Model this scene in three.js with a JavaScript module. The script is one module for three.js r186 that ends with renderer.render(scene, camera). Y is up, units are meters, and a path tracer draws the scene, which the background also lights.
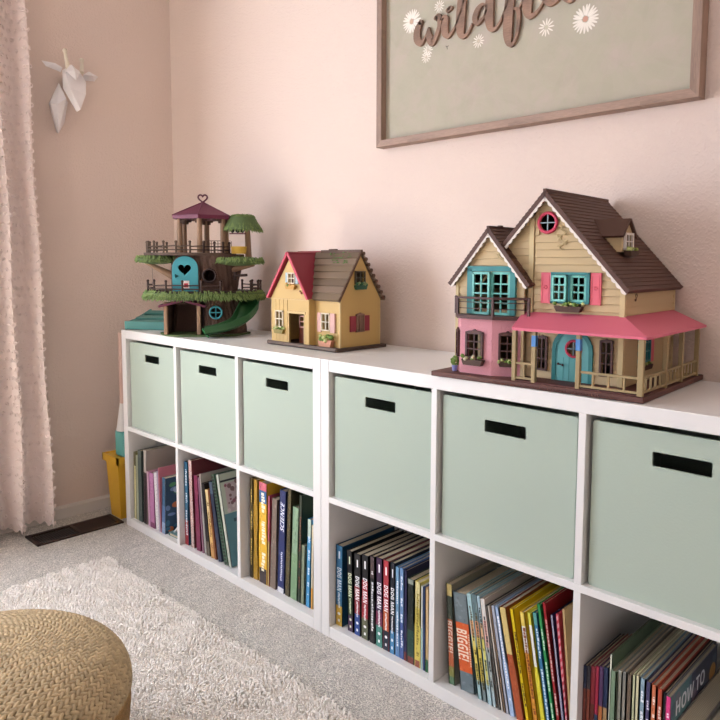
import * as THREE from 'three';
import { RoundedBoxGeometry } from 'three/addons/geometries/RoundedBoxGeometry.js';
import { ConvexGeometry } from 'three/addons/geometries/ConvexGeometry.js';
import { mergeGeometries, mergeVertices, toCreasedNormals } from 'three/addons/utils/BufferGeometryUtils.js';
import { RectAreaLightUniformsLib } from 'three/addons/lights/RectAreaLightUniformsLib.js';

// ---------------------------------------------------------------- camera, sky, light, exposure
const scene = new THREE.Scene();
const camera = new THREE.PerspectiveCamera(55.07, 1, 0.05, 40);
camera.position.set(2.4125, 0.978, 1.5357);
camera.rotation.order = 'YXZ';
camera.rotation.set(-0.0894, 0.7702, 0.0036);
camera.setViewOffset(720, 720, -11.15, 33.9, 720, 720);
scene.background = new THREE.Color(0.55, 0.68, 0.9);      // overcast daylight outside the windows

RectAreaLightUniformsLib.init();
function daylight(color, power, w, h, pos, to) {
  const l = new THREE.RectAreaLight(color, power, w, h);
  l.position.set(...pos); l.lookAt(...to); l.name = 'window_daylight'; scene.add(l); return l;
}
daylight(0xe8f0ff, 20, 1.36, 1.36, [-0.30, 1.21, 1.93], [2, 1.21, 1.93]);      // window in the left wall
daylight(0xe8f0ff, 3.2, 1.3, 1.2, [1.45, 1.5, 3.77], [1.45, 1.5, 0]);         // window behind the camera

const sun = new THREE.DirectionalLight(0xfff8ef, 115);                          // high sun, falls steeply through the left window onto the floor
sun.name = 'sun'; sun.position.set(-2.6, 5.2, 2.0); sun.target.position.set(0.2, 0, 1.7); sun.castShadow = true;
Object.assign(sun.shadow.camera, { left: -4, right: 4, top: 4, bottom: -4, near: 0.1, far: 14 }); sun.shadow.mapSize.set(2048, 2048);
scene.add(sun, sun.target);

const renderer = new THREE.WebGLRenderer({ antialias: true });
renderer.toneMapping = THREE.LinearToneMapping;
renderer.toneMappingExposure = 0.62;
renderer.shadowMap.enabled = true;

// ---------------------------------------------------------------- helpers
const H = 0.7364, T = 0.0306, DIV = 0.0152, CELL = 0.335, UNITW = 1.0968, FRONT = 0.3653, LOWER = 0.3334;
let seed = 7;
function rnd() { seed = (seed * 1664525 + 1013904223) % 4294967296; return seed / 4294967296; }
const rr = (a, b) => a + (b - a) * rnd();
const V = (x, y, z) => new THREE.Vector3(x, y, z);
const used = {};
function numbered(n) { if (!(n in used)) { used[n] = 0; return n; } used[n]++; return n + '_' + String(used[n]).padStart(3, '0'); }
function norm(g) {
  let q = g.index ? g.toNonIndexed() : g;
  for (const k of Object.keys(q.attributes)) if (!['position', 'normal', 'uv'].includes(k)) q.deleteAttribute(k);
  if (!q.attributes.uv) q.setAttribute('uv', new THREE.BufferAttribute(new Float32Array(q.attributes.position.count * 2), 2));
  if (!q.attributes.normal) q.computeVertexNormals();
  return q;
}
function mrg(list) { list = [].concat(list); return list.length === 1 ? list[0] : mergeGeometries(list.map(norm), false); }
function mesh(name, geos, mat, parent) {
  const m = new THREE.Mesh(mrg(geos), mat); m.name = name; m.castShadow = m.receiveShadow = true;
  if (parent) parent.add(m); return m;
}
function thing(name, label, category, pos = [0, 0, 0], turn = 0, group) {
  const o = new THREE.Group(); o.name = numbered(name); o.position.set(...pos); o.rotation.y = turn;
  o.userData = { label, category }; if (group) o.userData.group = group; scene.add(o); return o;
}
function struct(name, geos, mat) { const m = mesh(name, geos, mat, scene); m.userData.kind = 'structure'; return m; }
function box(w, h, d, x = 0, y = 0, z = 0, rx = 0, ry = 0, rz = 0) {
  const g = new THREE.BoxGeometry(w, h, d);
  if (rz) g.rotateZ(rz); if (rx) g.rotateX(rx); if (ry) g.rotateY(ry);
  return g.translate(x, y, z);
}
function rbox(w, h, d, x, y, z, r = 0.0015, seg = 2) { return new RoundedBoxGeometry(w, h, d, seg, Math.min(r, w / 2.1, h / 2.1, d / 2.1)).translate(x, y, z); }
// box from corner to corner
function bb(x0, x1, y0, y1, z0, z1) { return box(x1 - x0, y1 - y0, z1 - z0, (x0 + x1) / 2, (y0 + y1) / 2, (z0 + z1) / 2); }
function cyl(r1, r2, h, x, y, z, n = 12) { return new THREE.CylinderGeometry(r1, r2, h, n).translate(x, y, z); }
function ball(rx, ry, rz, x, y, z, n = 10) { return new THREE.SphereGeometry(1, n, Math.max(6, n * 0.7 | 0)).scale(rx, ry, rz).translate(x, y, z); }
// bar between two points
function bar(a, b, w, d = w) {
  const dir = b.clone().sub(a), L = dir.length();
  const g = new THREE.BoxGeometry(w, L, d);
  g.applyQuaternion(new THREE.Quaternion().setFromUnitVectors(V(0, 1, 0), dir.normalize()));
  return g.translate((a.x + b.x) / 2, (a.y + b.y) / 2, (a.z + b.z) / 2);
}
function rod(a, b, r, n = 8, r2 = r) {
  const dir = b.clone().sub(a), L = dir.length();
  const g = new THREE.CylinderGeometry(r2, r, L, n);
  g.applyQuaternion(new THREE.Quaternion().setFromUnitVectors(V(0, 1, 0), dir.normalize()));
  return g.translate((a.x + b.x) / 2, (a.y + b.y) / 2, (a.z + b.z) / 2);
}
// slab: quad a b c d (counter-clockwise seen from outside), thickened inwards
function slab(a, b, c, d, th) {
  const n = b.clone().sub(a).cross(d.clone().sub(a)).normalize().multiplyScalar(-th);
  const P = [a, b, c, d], Q = P.map(p => p.clone().add(n));
  const pos = [];
  const quad = (p, q, r, s) => pos.push(p, q, r, p, r, s);
  quad(P[0], P[1], P[2], P[3]); quad(Q[3], Q[2], Q[1], Q[0]);
  for (let i = 0; i < 4; i++) { const j = (i + 1) % 4; quad(P[i], Q[i], Q[j], P[j]); }
  const g = new THREE.BufferGeometry();
  g.setAttribute('position', new THREE.BufferAttribute(new Float32Array(pos.flatMap(v => [v.x, v.y, v.z])), 3));
  g.computeVertexNormals();
  g.setAttribute('uv', new THREE.BufferAttribute(new Float32Array(pos.length * 2), 2));
  return g;
}
function extrude(pts, depth, holes = [], bevel = 0) {
  const s = new THREE.Shape(pts.map(p => new THREE.Vector2(p[0], p[1])));
  for (const h of holes) s.holes.push(new THREE.Path(h.map(p => new THREE.Vector2(p[0], p[1]))));
  return new THREE.ExtrudeGeometry(s, { depth, bevelEnabled: bevel > 0, bevelThickness: bevel, bevelSize: bevel, bevelSegments: 1, steps: 1 });
}
function uvMetres(g, s = 1) {                     // world-sized box projection
  const p = g.attributes.position, n = g.attributes.normal, uv = g.attributes.uv;
  for (let i = 0; i < p.count; i++) {
    const ax = Math.abs(n.getX(i)), ay = Math.abs(n.getY(i)), az = Math.abs(n.getZ(i));
    if (ay >= ax && ay >= az) uv.setXY(i, p.getX(i) * s, p.getZ(i) * s);
    else if (ax >= az) uv.setXY(i, p.getZ(i) * s, p.getY(i) * s);
    else uv.setXY(i, p.getX(i) * s, p.getY(i) * s);
  }
  return g;
}
// tiling value noise
function noiseGrid(n, cells, sd) {
  const s0 = seed; seed = sd; const g = new Float32Array(cells * cells); for (let i = 0; i < g.length; i++) g[i] = rnd(); seed = s0;
  const o = new Float32Array(n * n), sm = t => t * t * (3 - 2 * t);
  for (let y = 0; y < n; y++) for (let x = 0; x < n; x++) {
    const fx = x / n * cells, fy = y / n * cells, ix = fx | 0, iy = fy | 0, tx = sm(fx - ix), ty = sm(fy - iy);
    const jx = (ix + 1) % cells, jy = (iy + 1) % cells;
    o[y * n + x] = (g[iy * cells + ix] * (1 - tx) + g[iy * cells + jx] * tx) * (1 - ty) + (g[jy * cells + ix] * (1 - tx) + g[jy * cells + jx] * tx) * ty;
  }
  return o;
}
function tex(n, f, color = false, m = n) {
  const d = new Uint8Array(n * m * 4);
  for (let y = 0; y < m; y++) for (let x = 0; x < n; x++) { const c = f(x, y, y * n + x); d.set([c[0], c[1], c[2], 255], (y * n + x) * 4); }
  const t = new THREE.DataTexture(d, n, m); t.wrapS = t.wrapT = THREE.RepeatWrapping; t.magFilter = THREE.LinearFilter; t.minFilter = THREE.LinearMipmapLinearFilter; t.generateMipmaps = true;
  if (color) t.colorSpace = THREE.SRGBColorSpace; t.needsUpdate = true; return t;
}
function rep(t, u, v) { const c = t.clone(); c.repeat.set(u, v); c.needsUpdate = true; return c; }
const cl = v => Math.max(0, Math.min(255, v));
const std = (color, roughness = 0.6, extra = {}) => new THREE.MeshStandardMaterial({ color, roughness, ...extra });

// ---------------------------------------------------------------- procedural surfaces
const peel = (() => { const a = noiseGrid(512, 64, 11), b = noiseGrid(512, 110, 12), c = noiseGrid(512, 20, 13); return tex(512, (x, y, i) => { let v = a[i] * 0.6 + b[i] * 0.4; v = Math.max(0, (v - 0.42) * 2.6); v = Math.min(1, v) * 0.8 + c[i] * 0.2; return [v * 255, v * 255, v * 255]; }); })();
const wallMat = std('#dfccc0', 0.85, { bumpMap: rep(peel, 3.6, 3.6), bumpScale: 0.0008 });
const ceilMat = std('#dcd6cd', 0.9);
const trimMat = std('#d9d2ca', 0.5);
const carpetMaps = (() => {
  const a = noiseGrid(512, 150, 21), b = noiseGrid(512, 90, 22), c = noiseGrid(512, 8, 23), e = noiseGrid(512, 24, 26);
  const h = i => a[i] * 0.6 + b[i] * 0.4, fleck = noiseGrid(512, 170, 27);
  return [tex(512, (x, y, i) => { const k = 0.74 + fleck[i] * 0.42 + (c[i] - 0.5) * 0.05 + (e[i] - 0.5) * 0.06; return [cl(220 * k), cl(213 * k), cl(204 * k)]; }, true), tex(512, (x, y, i) => { const v = h(i) * 255; return [v, v, v]; })];
})();
const carpetMat = std('#ffffff', 0.95, { map: rep(carpetMaps[0], 3.1, 3.1), bumpMap: rep(carpetMaps[1], 3.1, 3.1), bumpScale: 0.006 });
const laminate = std('#e4e2df', 0.38);
const backMat = std('#d9d6d2', 0.6);
const weave = (() => { const a = noiseGrid(256, 64, 31); return tex(256, (x, y, i) => { const v = 128 + 50 * Math.sin(x * Math.PI / 2) * Math.sin(y * Math.PI / 2) + (a[i] - 0.5) * 90; return [cl(v), cl(v), cl(v)]; }); })();
const mintMat = std('#aab8aa', 0.85, { bumpMap: rep(weave, 6, 6), bumpScale: 0.0004 });
const woodMap = (() => { const a = noiseGrid(512, 16, 41), b = noiseGrid(512, 128, 42); return tex(512, (x, y, i) => { const j = (y * 8 % 512) * 512 + (x / 4 | 0), k = (y % 512) * 512 + (x / 8 | 0); const v = 0.78 + 0.25 * b[j] * 0.6 + 0.22 * a[k]; return [cl(150 * v), cl(124 * v), cl(108 * v)]; }, true); })();
const frameWood = std('#ffffff', 0.6, { map: rep(woodMap, 3, 3) });

// ---------------------------------------------------------------- room
const XW = -0.2425, XR = 3.2, ZF = 3.75, CE = 2.5;
const WIN = { z0: 1.22, z1: 2.64, y0: 0.5, y1: 1.92 };
const VENT = { x0: -0.136, x1: -0.02, z0: 0.366, z1: 0.68 };       // duct opening under the register
struct('floor', uvMetres(mrg([bb(XW - 0.15, VENT.x0 + 0.01, -0.1, 0, -0.15, ZF + 0.15), bb(VENT.x1 - 0.01, XR + 0.15, -0.1, 0, -0.15, ZF + 0.15), bb(VENT.x0 + 0.01, VENT.x1 - 0.01, -0.1, 0, -0.15, VENT.z0 + 0.01), bb(VENT.x0 + 0.01, VENT.x1 - 0.01, -0.1, 0, VENT.z1 - 0.01, ZF + 0.15)])), carpetMat);
struct('ceiling', uvMetres(norm(bb(XW - 0.15, XR + 0.15, CE, CE + 0.1, -0.15, ZF + 0.15))), ceilMat);
struct('wall_back', uvMetres(norm(bb(XW - 0.15, XR + 0.15, 0, CE, -0.15, 0))), wallMat);
struct('wall_left', uvMetres(mrg([bb(XW - 0.15, XW, 0, CE, 0, WIN.z0), bb(XW - 0.15, XW, 0, CE, WIN.z1, ZF), bb(XW - 0.15, XW, 0, WIN.y0, WIN.z0, WIN.z1), bb(XW - 0.15, XW, WIN.y1, CE, WIN.z0, WIN.z1)])), wallMat);
struct('wall_right', uvMetres(norm(bb(XR, XR + 0.15, 0, CE, 0, ZF))), wallMat);
struct('wall_front', uvMetres(mrg([bb(XW - 0.15, 0.75, 0, CE, ZF, ZF + 0.15), bb(2.15, XR + 0.15, 0, CE, ZF, ZF + 0.15), bb(0.75, 2.15, 0, 0.85, ZF, ZF + 0.15), bb(0.75, 2.15, 2.15, CE, ZF, ZF + 0.15)])), wallMat);
struct('baseboard_left', [bb(XW, XW + 0.013, 0, 0.040, 0, ZF), slab(V(XW, 0.048, ZF), V(XW + 0.013, 0.040, ZF), V(XW + 0.013, 0.040, 0), V(XW, 0.048, 0), 0.004)], trimMat);
struct('baseboard_back', bb(XW, XR, 0, 0.045, 0, 0.012), trimMat);
const paneMat = new THREE.MeshPhysicalMaterial({ color: 0xffffff, roughness: 0.02, transmission: 1, thickness: 0 });
{
  const x = XW - 0.09, { z0, z1, y0, y1 } = WIN, f = 0.04, zm = (z0 + z1) / 2, ym = (y0 + y1) / 2;
  const w = struct('window_1', [bb(x - 0.02, x + 0.02, y0, y0 + f, z0, z1), bb(x - 0.02, x + 0.02, y1 - f, y1, z0, z1), bb(x - 0.02, x + 0.02, y0, y1, z0, z0 + f), bb(x - 0.02, x + 0.02, y0, y1, z1 - f, z1), bb(x - 0.015, x + 0.015, ym - 0.015, ym + 0.015, z0, z1), bb(XW - 0.07, XW + 0.03, y0 - 0.025, y0, z0 - 0.04, z1 + 0.04)], trimMat);
  mesh('pane', bb(x - 0.003, x + 0.003, y0 + f, ym - 0.015, z0 + f, z1 - f), paneMat, w);
  mesh('pane', bb(x - 0.003, x + 0.003, ym + 0.015, y1 - f, z0 + f, z1 - f), paneMat, w);
  const z = ZF + 0.08;
  const w2 = struct('window_2', [bb(0.75, 2.15, 0.85, 0.89, z - 0.02, z + 0.02), bb(0.75, 2.15, 2.11, 2.15, z - 0.02, z + 0.02), bb(0.75, 0.79, 0.85, 2.15, z - 0.02, z + 0.02), bb(2.11, 2.15, 0.85, 2.15, z - 0.02, z + 0.02), bb(1.435, 1.465, 0.85, 2.15, z - 0.015, z + 0.015)], trimMat);
  mesh('pane', bb(0.79, 1.435, 0.89, 2.11, z - 0.003, z + 0.003), paneMat, w2);
  mesh('pane', bb(1.465, 2.11, 0.89, 2.11, z - 0.003, z + 0.003), paneMat, w2);
}

// ---------------------------------------------------------------- cube shelves
function cubeShelf(x0, label) {
  const t = thing('cube_shelf', label, 'shelf', [x0, 0, 0], 0, 'white six cube shelf units');
  const W = UNITW - 0.0008, zc = FRONT / 2 + 0.006, dp = FRONT - 0.012;
  for (const x of [T / 2, W - T / 2]) mesh('side_panel', rbox(T, H, dp, x, H / 2, zc), laminate, t);
  mesh('top_board', rbox(W - 2 * T - 0.0006, T, dp - 0.0006, W / 2, H - T / 2 - 0.0003, zc), laminate, t);
  mesh('bottom_board', rbox(W - 2 * T - 0.0006, T, dp - 0.0006, W / 2, T / 2, zc), laminate, t);
  const my = T + LOWER + DIV / 2;
  mesh('middle_shelf', rbox(W - 2 * T, DIV, dp - 0.0006, W / 2, my, zc, 0.001), laminate, t);
  for (let i = 1; i < 3; i++) {
    const x = T + i * CELL + (i - 0.5) * DIV;
    mesh('divider', rbox(DIV, LOWER, dp - 0.001, x, T + LOWER / 2, zc, 0.001), laminate, t);
    const yl = my + DIV / 2, yh = H - T; mesh('divider', rbox(DIV, yh - yl, dp - 0.001, x, (yl + yh) / 2, zc, 0.001), laminate, t);
  }
  mesh('back_panel', bb(T, W - T, T, H - T, 0.0125, 0.016), backMat, t);
  return t;
}
cubeShelf(0, 'white six cube shelf under the treehouse and the red roofed dollhouse');
cubeShelf(UNITW, 'white six cube shelf under the large brown roofed dollhouse');
const cellX = i => (i < 3 ? 0 : UNITW) + T + (i % 3) * (CELL + DIV);

// ---------------------------------------------------------------- fabric bins
function rrect(x0, x1, y0, y1, r, n = 4) {
  const o = []; const c = [[x1 - r, y0 + r, -90], [x1 - r, y1 - r, 0], [x0 + r, y1 - r, 90], [x0 + r, y0 + r, 180]];
  for (const [cx, cy, a] of c) for (let i = 0; i <= n; i++) { const t = (a + 90 * i / n) * Math.PI / 180; o.push([cx + r * Math.cos(t), cy + r * Math.sin(t)]); }
  return o;
}
function makeBin(i, label) {
  const w = 0.318, yb = T + LOWER + DIV + 0.0003, h = 0.3135, zf = 0.3525, d = 0.315, th = 0.005;
  const t = thing('storage_bin', label, 'storage bin', [cellX(i) + CELL / 2, yb, zf - d / 2], 0, 'mint fabric bins in the upper cubes');
  const hole = rrect(-0.05, 0.05, 0.250, 0.2775, 0.004).reverse();
  const fg = extrude(rrect(-w / 2, w / 2, 0, h, 0.004), th - 0.002, [hole], 0.001);
  uvMetres(norm(fg)); fg.translate(0, 0, d / 2 - th + 0.001);
  mesh('front_panel', uvMetres(norm(fg)), mintMat, t);
  const ring = extrude(rrect(-0.0515, 0.0515, 0.2485, 0.279, 0.005), 0.0005, [rrect(-0.0497, 0.0497, 0.2503, 0.2772, 0.004).reverse()], 0);
  mesh('handle_trim', ring.translate(0, 0, d / 2 - 0.0002), mintMat, t);
  mesh('back_panel', uvMetres(norm(bb(-w / 2, w / 2, 0, h, -d / 2, -d / 2 + th))), mintMat, t);
  for (const s of [-1, 1]) mesh('side_panel', uvMetres(norm(bb(s * w / 2 - (s > 0 ? th : 0), s * w / 2 + (s < 0 ? th : 0), 0, h, -d / 2 + th, d / 2 - th))), mintMat, t);
  mesh('base_panel', bb(-w / 2 + th, w / 2 - th, 0, th, -d / 2 + th, d / 2 - th), mintMat, t);
}
['mint fabric bin with slot handle, leftmost of six, under the treehouse', 'mint fabric bin with slot handle, second of six from the left', 'mint fabric bin with slot handle, third of six, under the small dollhouse', 'mint fabric bin with slot handle, fourth of six from the left', 'mint fabric bin with slot handle, fifth of six, under the large dollhouse', 'mint fabric bin with slot handle, rightmost of six, cut by picture edge'].forEach((l, i) => makeBin(i, l));
const BOOKS = [
[0,0.037,0.016,0.2536,-0.028,0.352,0.2,"#8a8450",[[0,"#5c5530"],[0.2,"#d5cf9a"]],"","","thin olive and pale yellow paperback, first from left in leftmost cubby"],
[0,0.0564,0.0136,0.2451,-0.017,0.352,0.21,"#b9bda2",[[0,"#b4b89c"]],"","","very thin pale green booklet, second from left in leftmost cubby"],
[0,0.0728,0.0254,0.2668,-0.008,0.352,0.22,"#4a5552",[[0,"#525d59"]],"","","dark slate hardcover book, third from left in leftmost cubby"],
[0,0.1093,0.0219,0.2755,-0.034,0.352,0.23,"#a59a90",[[0,"#b5aca2"],[0.3,"#3a2c2e"],[1,"#3a2c2e"]],"","","tall grey book with dark lower spine, fourth from left in leftmost cubby"],
[0,0.144,0.013,0.2009,0.027,0.352,0.2,"#c79ab0",[[0,"#c9a3b8"]],"","","thin lilac pink booklet, fifth from left in leftmost cubby"],
[0,0.1576,0.0313,0.2017,0.002,0.352,0.2,"#a8688e",[[0,"#b276a0"],[0.9,"#7c3a60"]],"","","mauve pink paperback, sixth from left in leftmost cubby"],
[0,0.1992,0.0209,0.2097,0.05,0.352,0.19,"#d9d4d4",[[0,"#e4dfdf"]],"*","#b9a8b0","white speckled hardcover book, seventh from left in leftmost cubby"],
[0,0.2208,0.0083,0.2168,0.05,0.352,0.18,"#b3a2b8",[[0,"#bfaec4"]],"","","thin lavender picture book, eighth from left in leftmost cubby"],
[0,0.2297,0.0069,0.2302,0.042,0.352,0.17,"#c9798a",[[0,"#c9798a"]],"","","thin rose pink picture book, ninth from left in leftmost cubby"],
[0,0.2386,0.0224,0.2026,-0.05,0.352,0.19,"fish",[[0,"#3d5d7a"],[0.5,"#55719a"],[0.8,"#8ea3c0"]],"","","dark blue board book with bright blobs, tenth from left in leftmost cubby"],
[1,0.3818,0.0225,0.2863,-0.006,0.345,0.22,"#22506a",[[0,"#1f5a78"],[0.7,"#8e1f2c"]],"-","#cfd8de","blue book with red lower spine, first from left in second cubby"],
[1,0.4206,0.0207,0.2966,0.033,0.345,0.23,"#6b2f35",[[0,"#c9b0a8"]],"*","#8e2f38","white book with red speckled spine, second from left in second cubby"],
[1,0.4552,0.0238,0.2526,0.05,0.345,0.21,"#6d2440",[[0,"#7a2a4a"]],"","","burgundy hardcover book, third from left in second cubby"],
[1,0.4878,0.0106,0.2503,0.083,0.345,0.21,"#8c6478",[[0,"#94687e"]],"","","thin mauve paperback, fourth from left in second cubby"],
[1,0.5038,0.0094,0.2638,0.102,0.345,0.21,"#b4aea6",[[0,"#a8a29c"]],"","","pale grey tall thin picture book, fifth from left in second cubby"],
[1,0.5178,0.0173,0.2374,0.119,0.345,0.2,"#1c1818",[[0,"#181416"],[0.8,"#6a6050"]],"","","black paperback with tan foot, sixth from left in second cubby"],
[1,0.5419,0.0182,0.2209,0.146,0.345,0.19,"#b98a3e",[[0,"#e0c890"],[0.5,"#d8b06a"],[0.8,"#c09058"]],"-","#8a5a30","cream and gold paperback, seventh from left in second cubby"],
[1,0.5617,0.009,0.2254,0.149,0.345,0.19,"#7a4528",[[0,"#8a4f2c"]],"","","thin russet brown paperback, eighth from left in second cubby"],
[1,0.5821,0.0193,0.2539,0.195,0.345,0.2,"#26324a",[[0,"#4c5a6c"],[0.15,"#232c44"]],"","","navy blue paperback, ninth from left in second cubby"],
[1,0.6164,0.0189,0.2843,0.248,0.345,0.21,"#4f7058",[[0,"#3f5c48"]],"comb","#101412","green comb bound activity book, tenth from left in second cubby"],
[1,0.6403,0.0159,0.2889,0.232,0.345,0.21,"collage",[[0,"#b9bfae"]],"","","pale sage book with pink and teal cover, eleventh from left in second cubby"],
[2,0.7413,0.0129,0.3085,-0.02,0.338,0.23,"#4a3c20",[[0,"#5a4a24"],[0.85,"#2c2418"]],"-","#c9b060","dark olive hardcover book, first from left in third cubby"],
[2,0.7592,0.02,0.3094,-0.019,0.338,0.23,"#8a6a1c",[[0,"#a87f22"]],"","","dull gold hardcover book, second from left in third cubby"],
[2,0.7864,0.0381,0.3077,-0.017,0.338,0.22,"#e0b030",[[0,"#d86a78"],[0.08,"#3a6a9a"],[0.2,"#e8b634"],[0.85,"#3a2f30"]],"-","#fff4d8","bright yellow book with dark pictures at foot, third from left in third cubby"],
[2,0.827,0.0089,0.2743,-0.028,0.338,0.2,"#b0485a",[[0,"#c46070"],[0.5,"#b89a60"]],"","","thin rose red paperback, fourth from left in third cubby"],
[2,0.8398,0.0258,0.2722,-0.05,0.338,0.21,"#6b5c52",[[0,"#7d6c60"]],"","","taupe brown thick hardcover book, fifth from left in third cubby"],
[2,0.8749,0.0279,0.3056,-0.05,0.338,0.22,"#22305e",[[0,"#222f66"],[0.95,"#d8d8dc"]],"SCIENCE","#f2f4fa","navy book with large white lettering, sixth from left in third cubby"],
[2,0.91,0.0176,0.3176,-0.05,0.338,0.22,"#3c3824",[[0,"#4a4228"]],"*","#8a7a48","dark brown speckled hardcover book, seventh from left in third cubby"],
[2,0.9338,0.0272,0.2712,-0.05,0.338,0.2,"#6c8a68",[[0,"#8aa888"],[0.5,"#7e9e78"]],"","","light sage green thick book, eighth from left in third cubby"],
[2,0.9644,0.0127,0.3114,-0.039,0.338,0.19,"#2f3f2c",[[0,"#2c3a2a"]],"-","#7a4a3a","dark forest green hardcover book, ninth from left in third cubby"],
[2,0.978,0.0155,0.1709,-0.038,0.338,0.17,"#76806a",[[0,"#848f76"]],"","","short grey green book, tenth from left in third cubby"],
[2,1.0003,0.0169,0.2524,-0.042,0.338,0.2,"#3f8fc0",[[0,"#bcd0c0"],[0.2,"#4796c8"]],"-","#d8eaf4","sky blue paperback with pale top, eleventh from left in third cubby"],
[2,1.0222,0.0073,0.2393,-0.024,0.338,0.21,"#e0c080",[[0,"#ece0c0"],[0.75,"#e0a040"]],"","","thin cream and orange booklet, twelfth from left in third cubby"],
[3,1.1294,0.0253,0.2174,-0.009,0.344,0.2,"#1e4a66",[[0,"#2a6a94"],[0.75,"#c9a23a"]],"DOG MAN","#dfe8ee","blue comic with gold foot, first from left in fourth cubby"],
[3,1.1766,0.0194,0.2144,0.023,0.344,0.2,"#141416",[[0,"#17161a"],[0.35,"#2a3a20"],[0.8,"#44284a"]],"DOG MAN","#e8f0c8","black comic with green and purple spine, second from left in fourth cubby"],
[3,1.2,0.0215,0.2148,0.002,0.344,0.2,"#151518",[[0,"#17161a"],[0.4,"#8e2c34"],[0.74,"#2c4a8e"]],"DOG MAN","#ffffff","black comic with red middle and blue foot, third from left in fourth cubby"],
[3,1.2268,0.0231,0.2202,0.003,0.344,0.2,"#151518",[[0,"#17161a"],[0.3,"#9c2a34"],[0.75,"#5c6048"]],"DOG MAN","#ffffff","black comic with red middle and olive foot, fourth from left in fourth cubby"],
[3,1.2556,0.0162,0.2245,0.004,0.344,0.2,"#18181a",[[0,"#4a3a3c"],[0.25,"#121214"]],"-","#e8e8e8","black comic with thin white lettering, fifth from left in fourth cubby"],
[3,1.2772,0.0212,0.2277,0.005,0.344,0.2,"#221428",[[0,"#3a1c40"],[0.6,"#7a3050"],[0.76,"#4a8a7c"]],"DOG MAN","#ffffff","purple comic with teal foot, sixth from left in fourth cubby"],
[3,1.3011,0.0201,0.2284,0.006,0.344,0.2,"#6a1c24",[[0,"#b03440"],[0.55,"#c0603a"],[0.78,"#182434"]],"DOG MAN","#ffffff","red comic with dark navy foot, seventh from left in fourth cubby"],
[3,1.3236,0.0156,0.2298,0.0,0.344,0.2,"#141c2c",[[0,"#141a28"],[0.75,"#4a88b4"]],"DOG MAN","#ffffff","navy comic with light blue foot, eighth from left in fourth cubby"],
[3,1.3425,0.0113,0.2236,0.006,0.344,0.21,"#6a9cc4",[[0,"#7aa8cc"],[0.7,"#5c80b0"]],"-","#eef4fa","pale blue paperback, ninth from left in fourth cubby"],
[3,1.3555,0.0131,0.2257,0.006,0.344,0.21,"#4a6a9c",[[0,"#6c90bc"],[0.6,"#3c5490"]],"-","#dfe6f2","medium blue paperback, tenth from left in fourth cubby"],
[3,1.3702,0.0086,0.2244,0.004,0.344,0.22,"#1c1836",[[0,"#22204a"],[0.9,"#6a3030"]],"","","dark navy hardcover book, eleventh from left in fourth cubby"],
[3,1.3804,0.0206,0.2079,0.007,0.344,0.19,"#1e3428",[[0,"#8a9488"],[0.06,"#16201c"],[0.6,"#24443a"],[0.92,"#7a3c34"]],"","","black and dark green book, twelfth from left in fourth cubby"],
[3,1.4035,0.0173,0.2082,0.007,0.344,0.19,"#c9b85a",[[0,"#d8cc90"],[0.3,"#cfbe5c"],[0.92,"#8a4a38"]],"-","#8a7a30","dusty yellow paperback, thirteenth from left in fourth cubby"],
[3,1.4226,0.0053,0.2026,0.005,0.344,0.19,"#d8d8d0",[[0,"#dcdcd4"],[0.5,"#9ac0b4"]],"","","thin white paperback, fourteenth from left in fourth cubby"],
[3,1.429,0.0056,0.2023,0.007,0.344,0.19,"#2a3c66",[[0,"#35486e"]],"","","thin navy paperback, fifteenth from left in fourth cubby"],
[3,1.436,0.011,0.2021,0.009,0.344,0.19,"#c09868",[[0,"#c8a878"],[0.85,"#3a6a48"]],"","","tan paperback with green foot, sixteenth from left in fourth cubby"],
[4,1.5035,0.0177,0.2326,0.053,0.341,0.24,"#8a8878",[[0,"#c8b878"],[0.12,"#3e4a40"],[0.35,"#b8623e"],[0.82,"#8a8a4a"],[0.92,"#5a7a5c"]],"BIGGIE!","#e0cfc0","tall book with faded orange block lettering, first from left in fifth cubby"],
[4,1.5371,0.0388,0.2205,0.122,0.341,0.22,"#5f6c70",[[0,"#6c7a7e"],[0.3,"#d05a26"],[0.8,"#66767c"]],"BIGGIE!","#f0ddc8","thick slate book with big orange title block, second from left in fifth cubby"],
[4,1.5841,0.0111,0.2301,0.155,0.341,0.21,"#9cc0c0",[[0,"#a8c8cc"],[0.25,"#e0a068"],[0.4,"#dcc860"],[0.82,"#9abcc0"]],"-","#403818","pale teal book with yellow middle, third from left in fifth cubby"],
[4,1.596,0.0121,0.233,0.148,0.341,0.21,"#788c8c",[[0,"#60787c"],[0.25,"#d89068"],[0.4,"#d4c054"],[0.82,"#7c8c8c"]],"-","#403818","grey green book with yellow middle, fourth from left in fifth cubby"],
[4,1.6108,0.0092,0.234,0.156,0.341,0.21,"#a8c8d0",[[0,"#b4d0d8"],[0.25,"#d8b088"],[0.4,"#d0c868"],[0.82,"#a4c0c4"]],"-","#202018","light blue book with pale yellow middle, fifth from left in fifth cubby"],
[4,1.6217,0.0104,0.2313,0.16,0.341,0.2,"#d0c4bc",[[0,"#d8d4cc"],[0.2,"#e0a89c"],[0.45,"#a0aca8"],[0.85,"#a8bcc0"]],"-","#181818","white and salmon paperback, sixth from left in fifth cubby"],
[4,1.637,0.0054,0.2205,0.179,0.341,0.2,"#3a3838",[[0,"#5a5650"]],"","","thin charcoal booklet, seventh from left in fifth cubby"],
[4,1.6442,0.0049,0.2228,0.183,0.341,0.2,"#b8b0a4",[[0,"#c8c0b4"]],"","","thin cream booklet, eighth from left in fifth cubby"],
[4,1.6508,0.0044,0.2248,0.188,0.341,0.2,"#6a5040",[[0,"#7c6450"]],"","","thin brown booklet, ninth from left in fifth cubby"],
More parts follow.
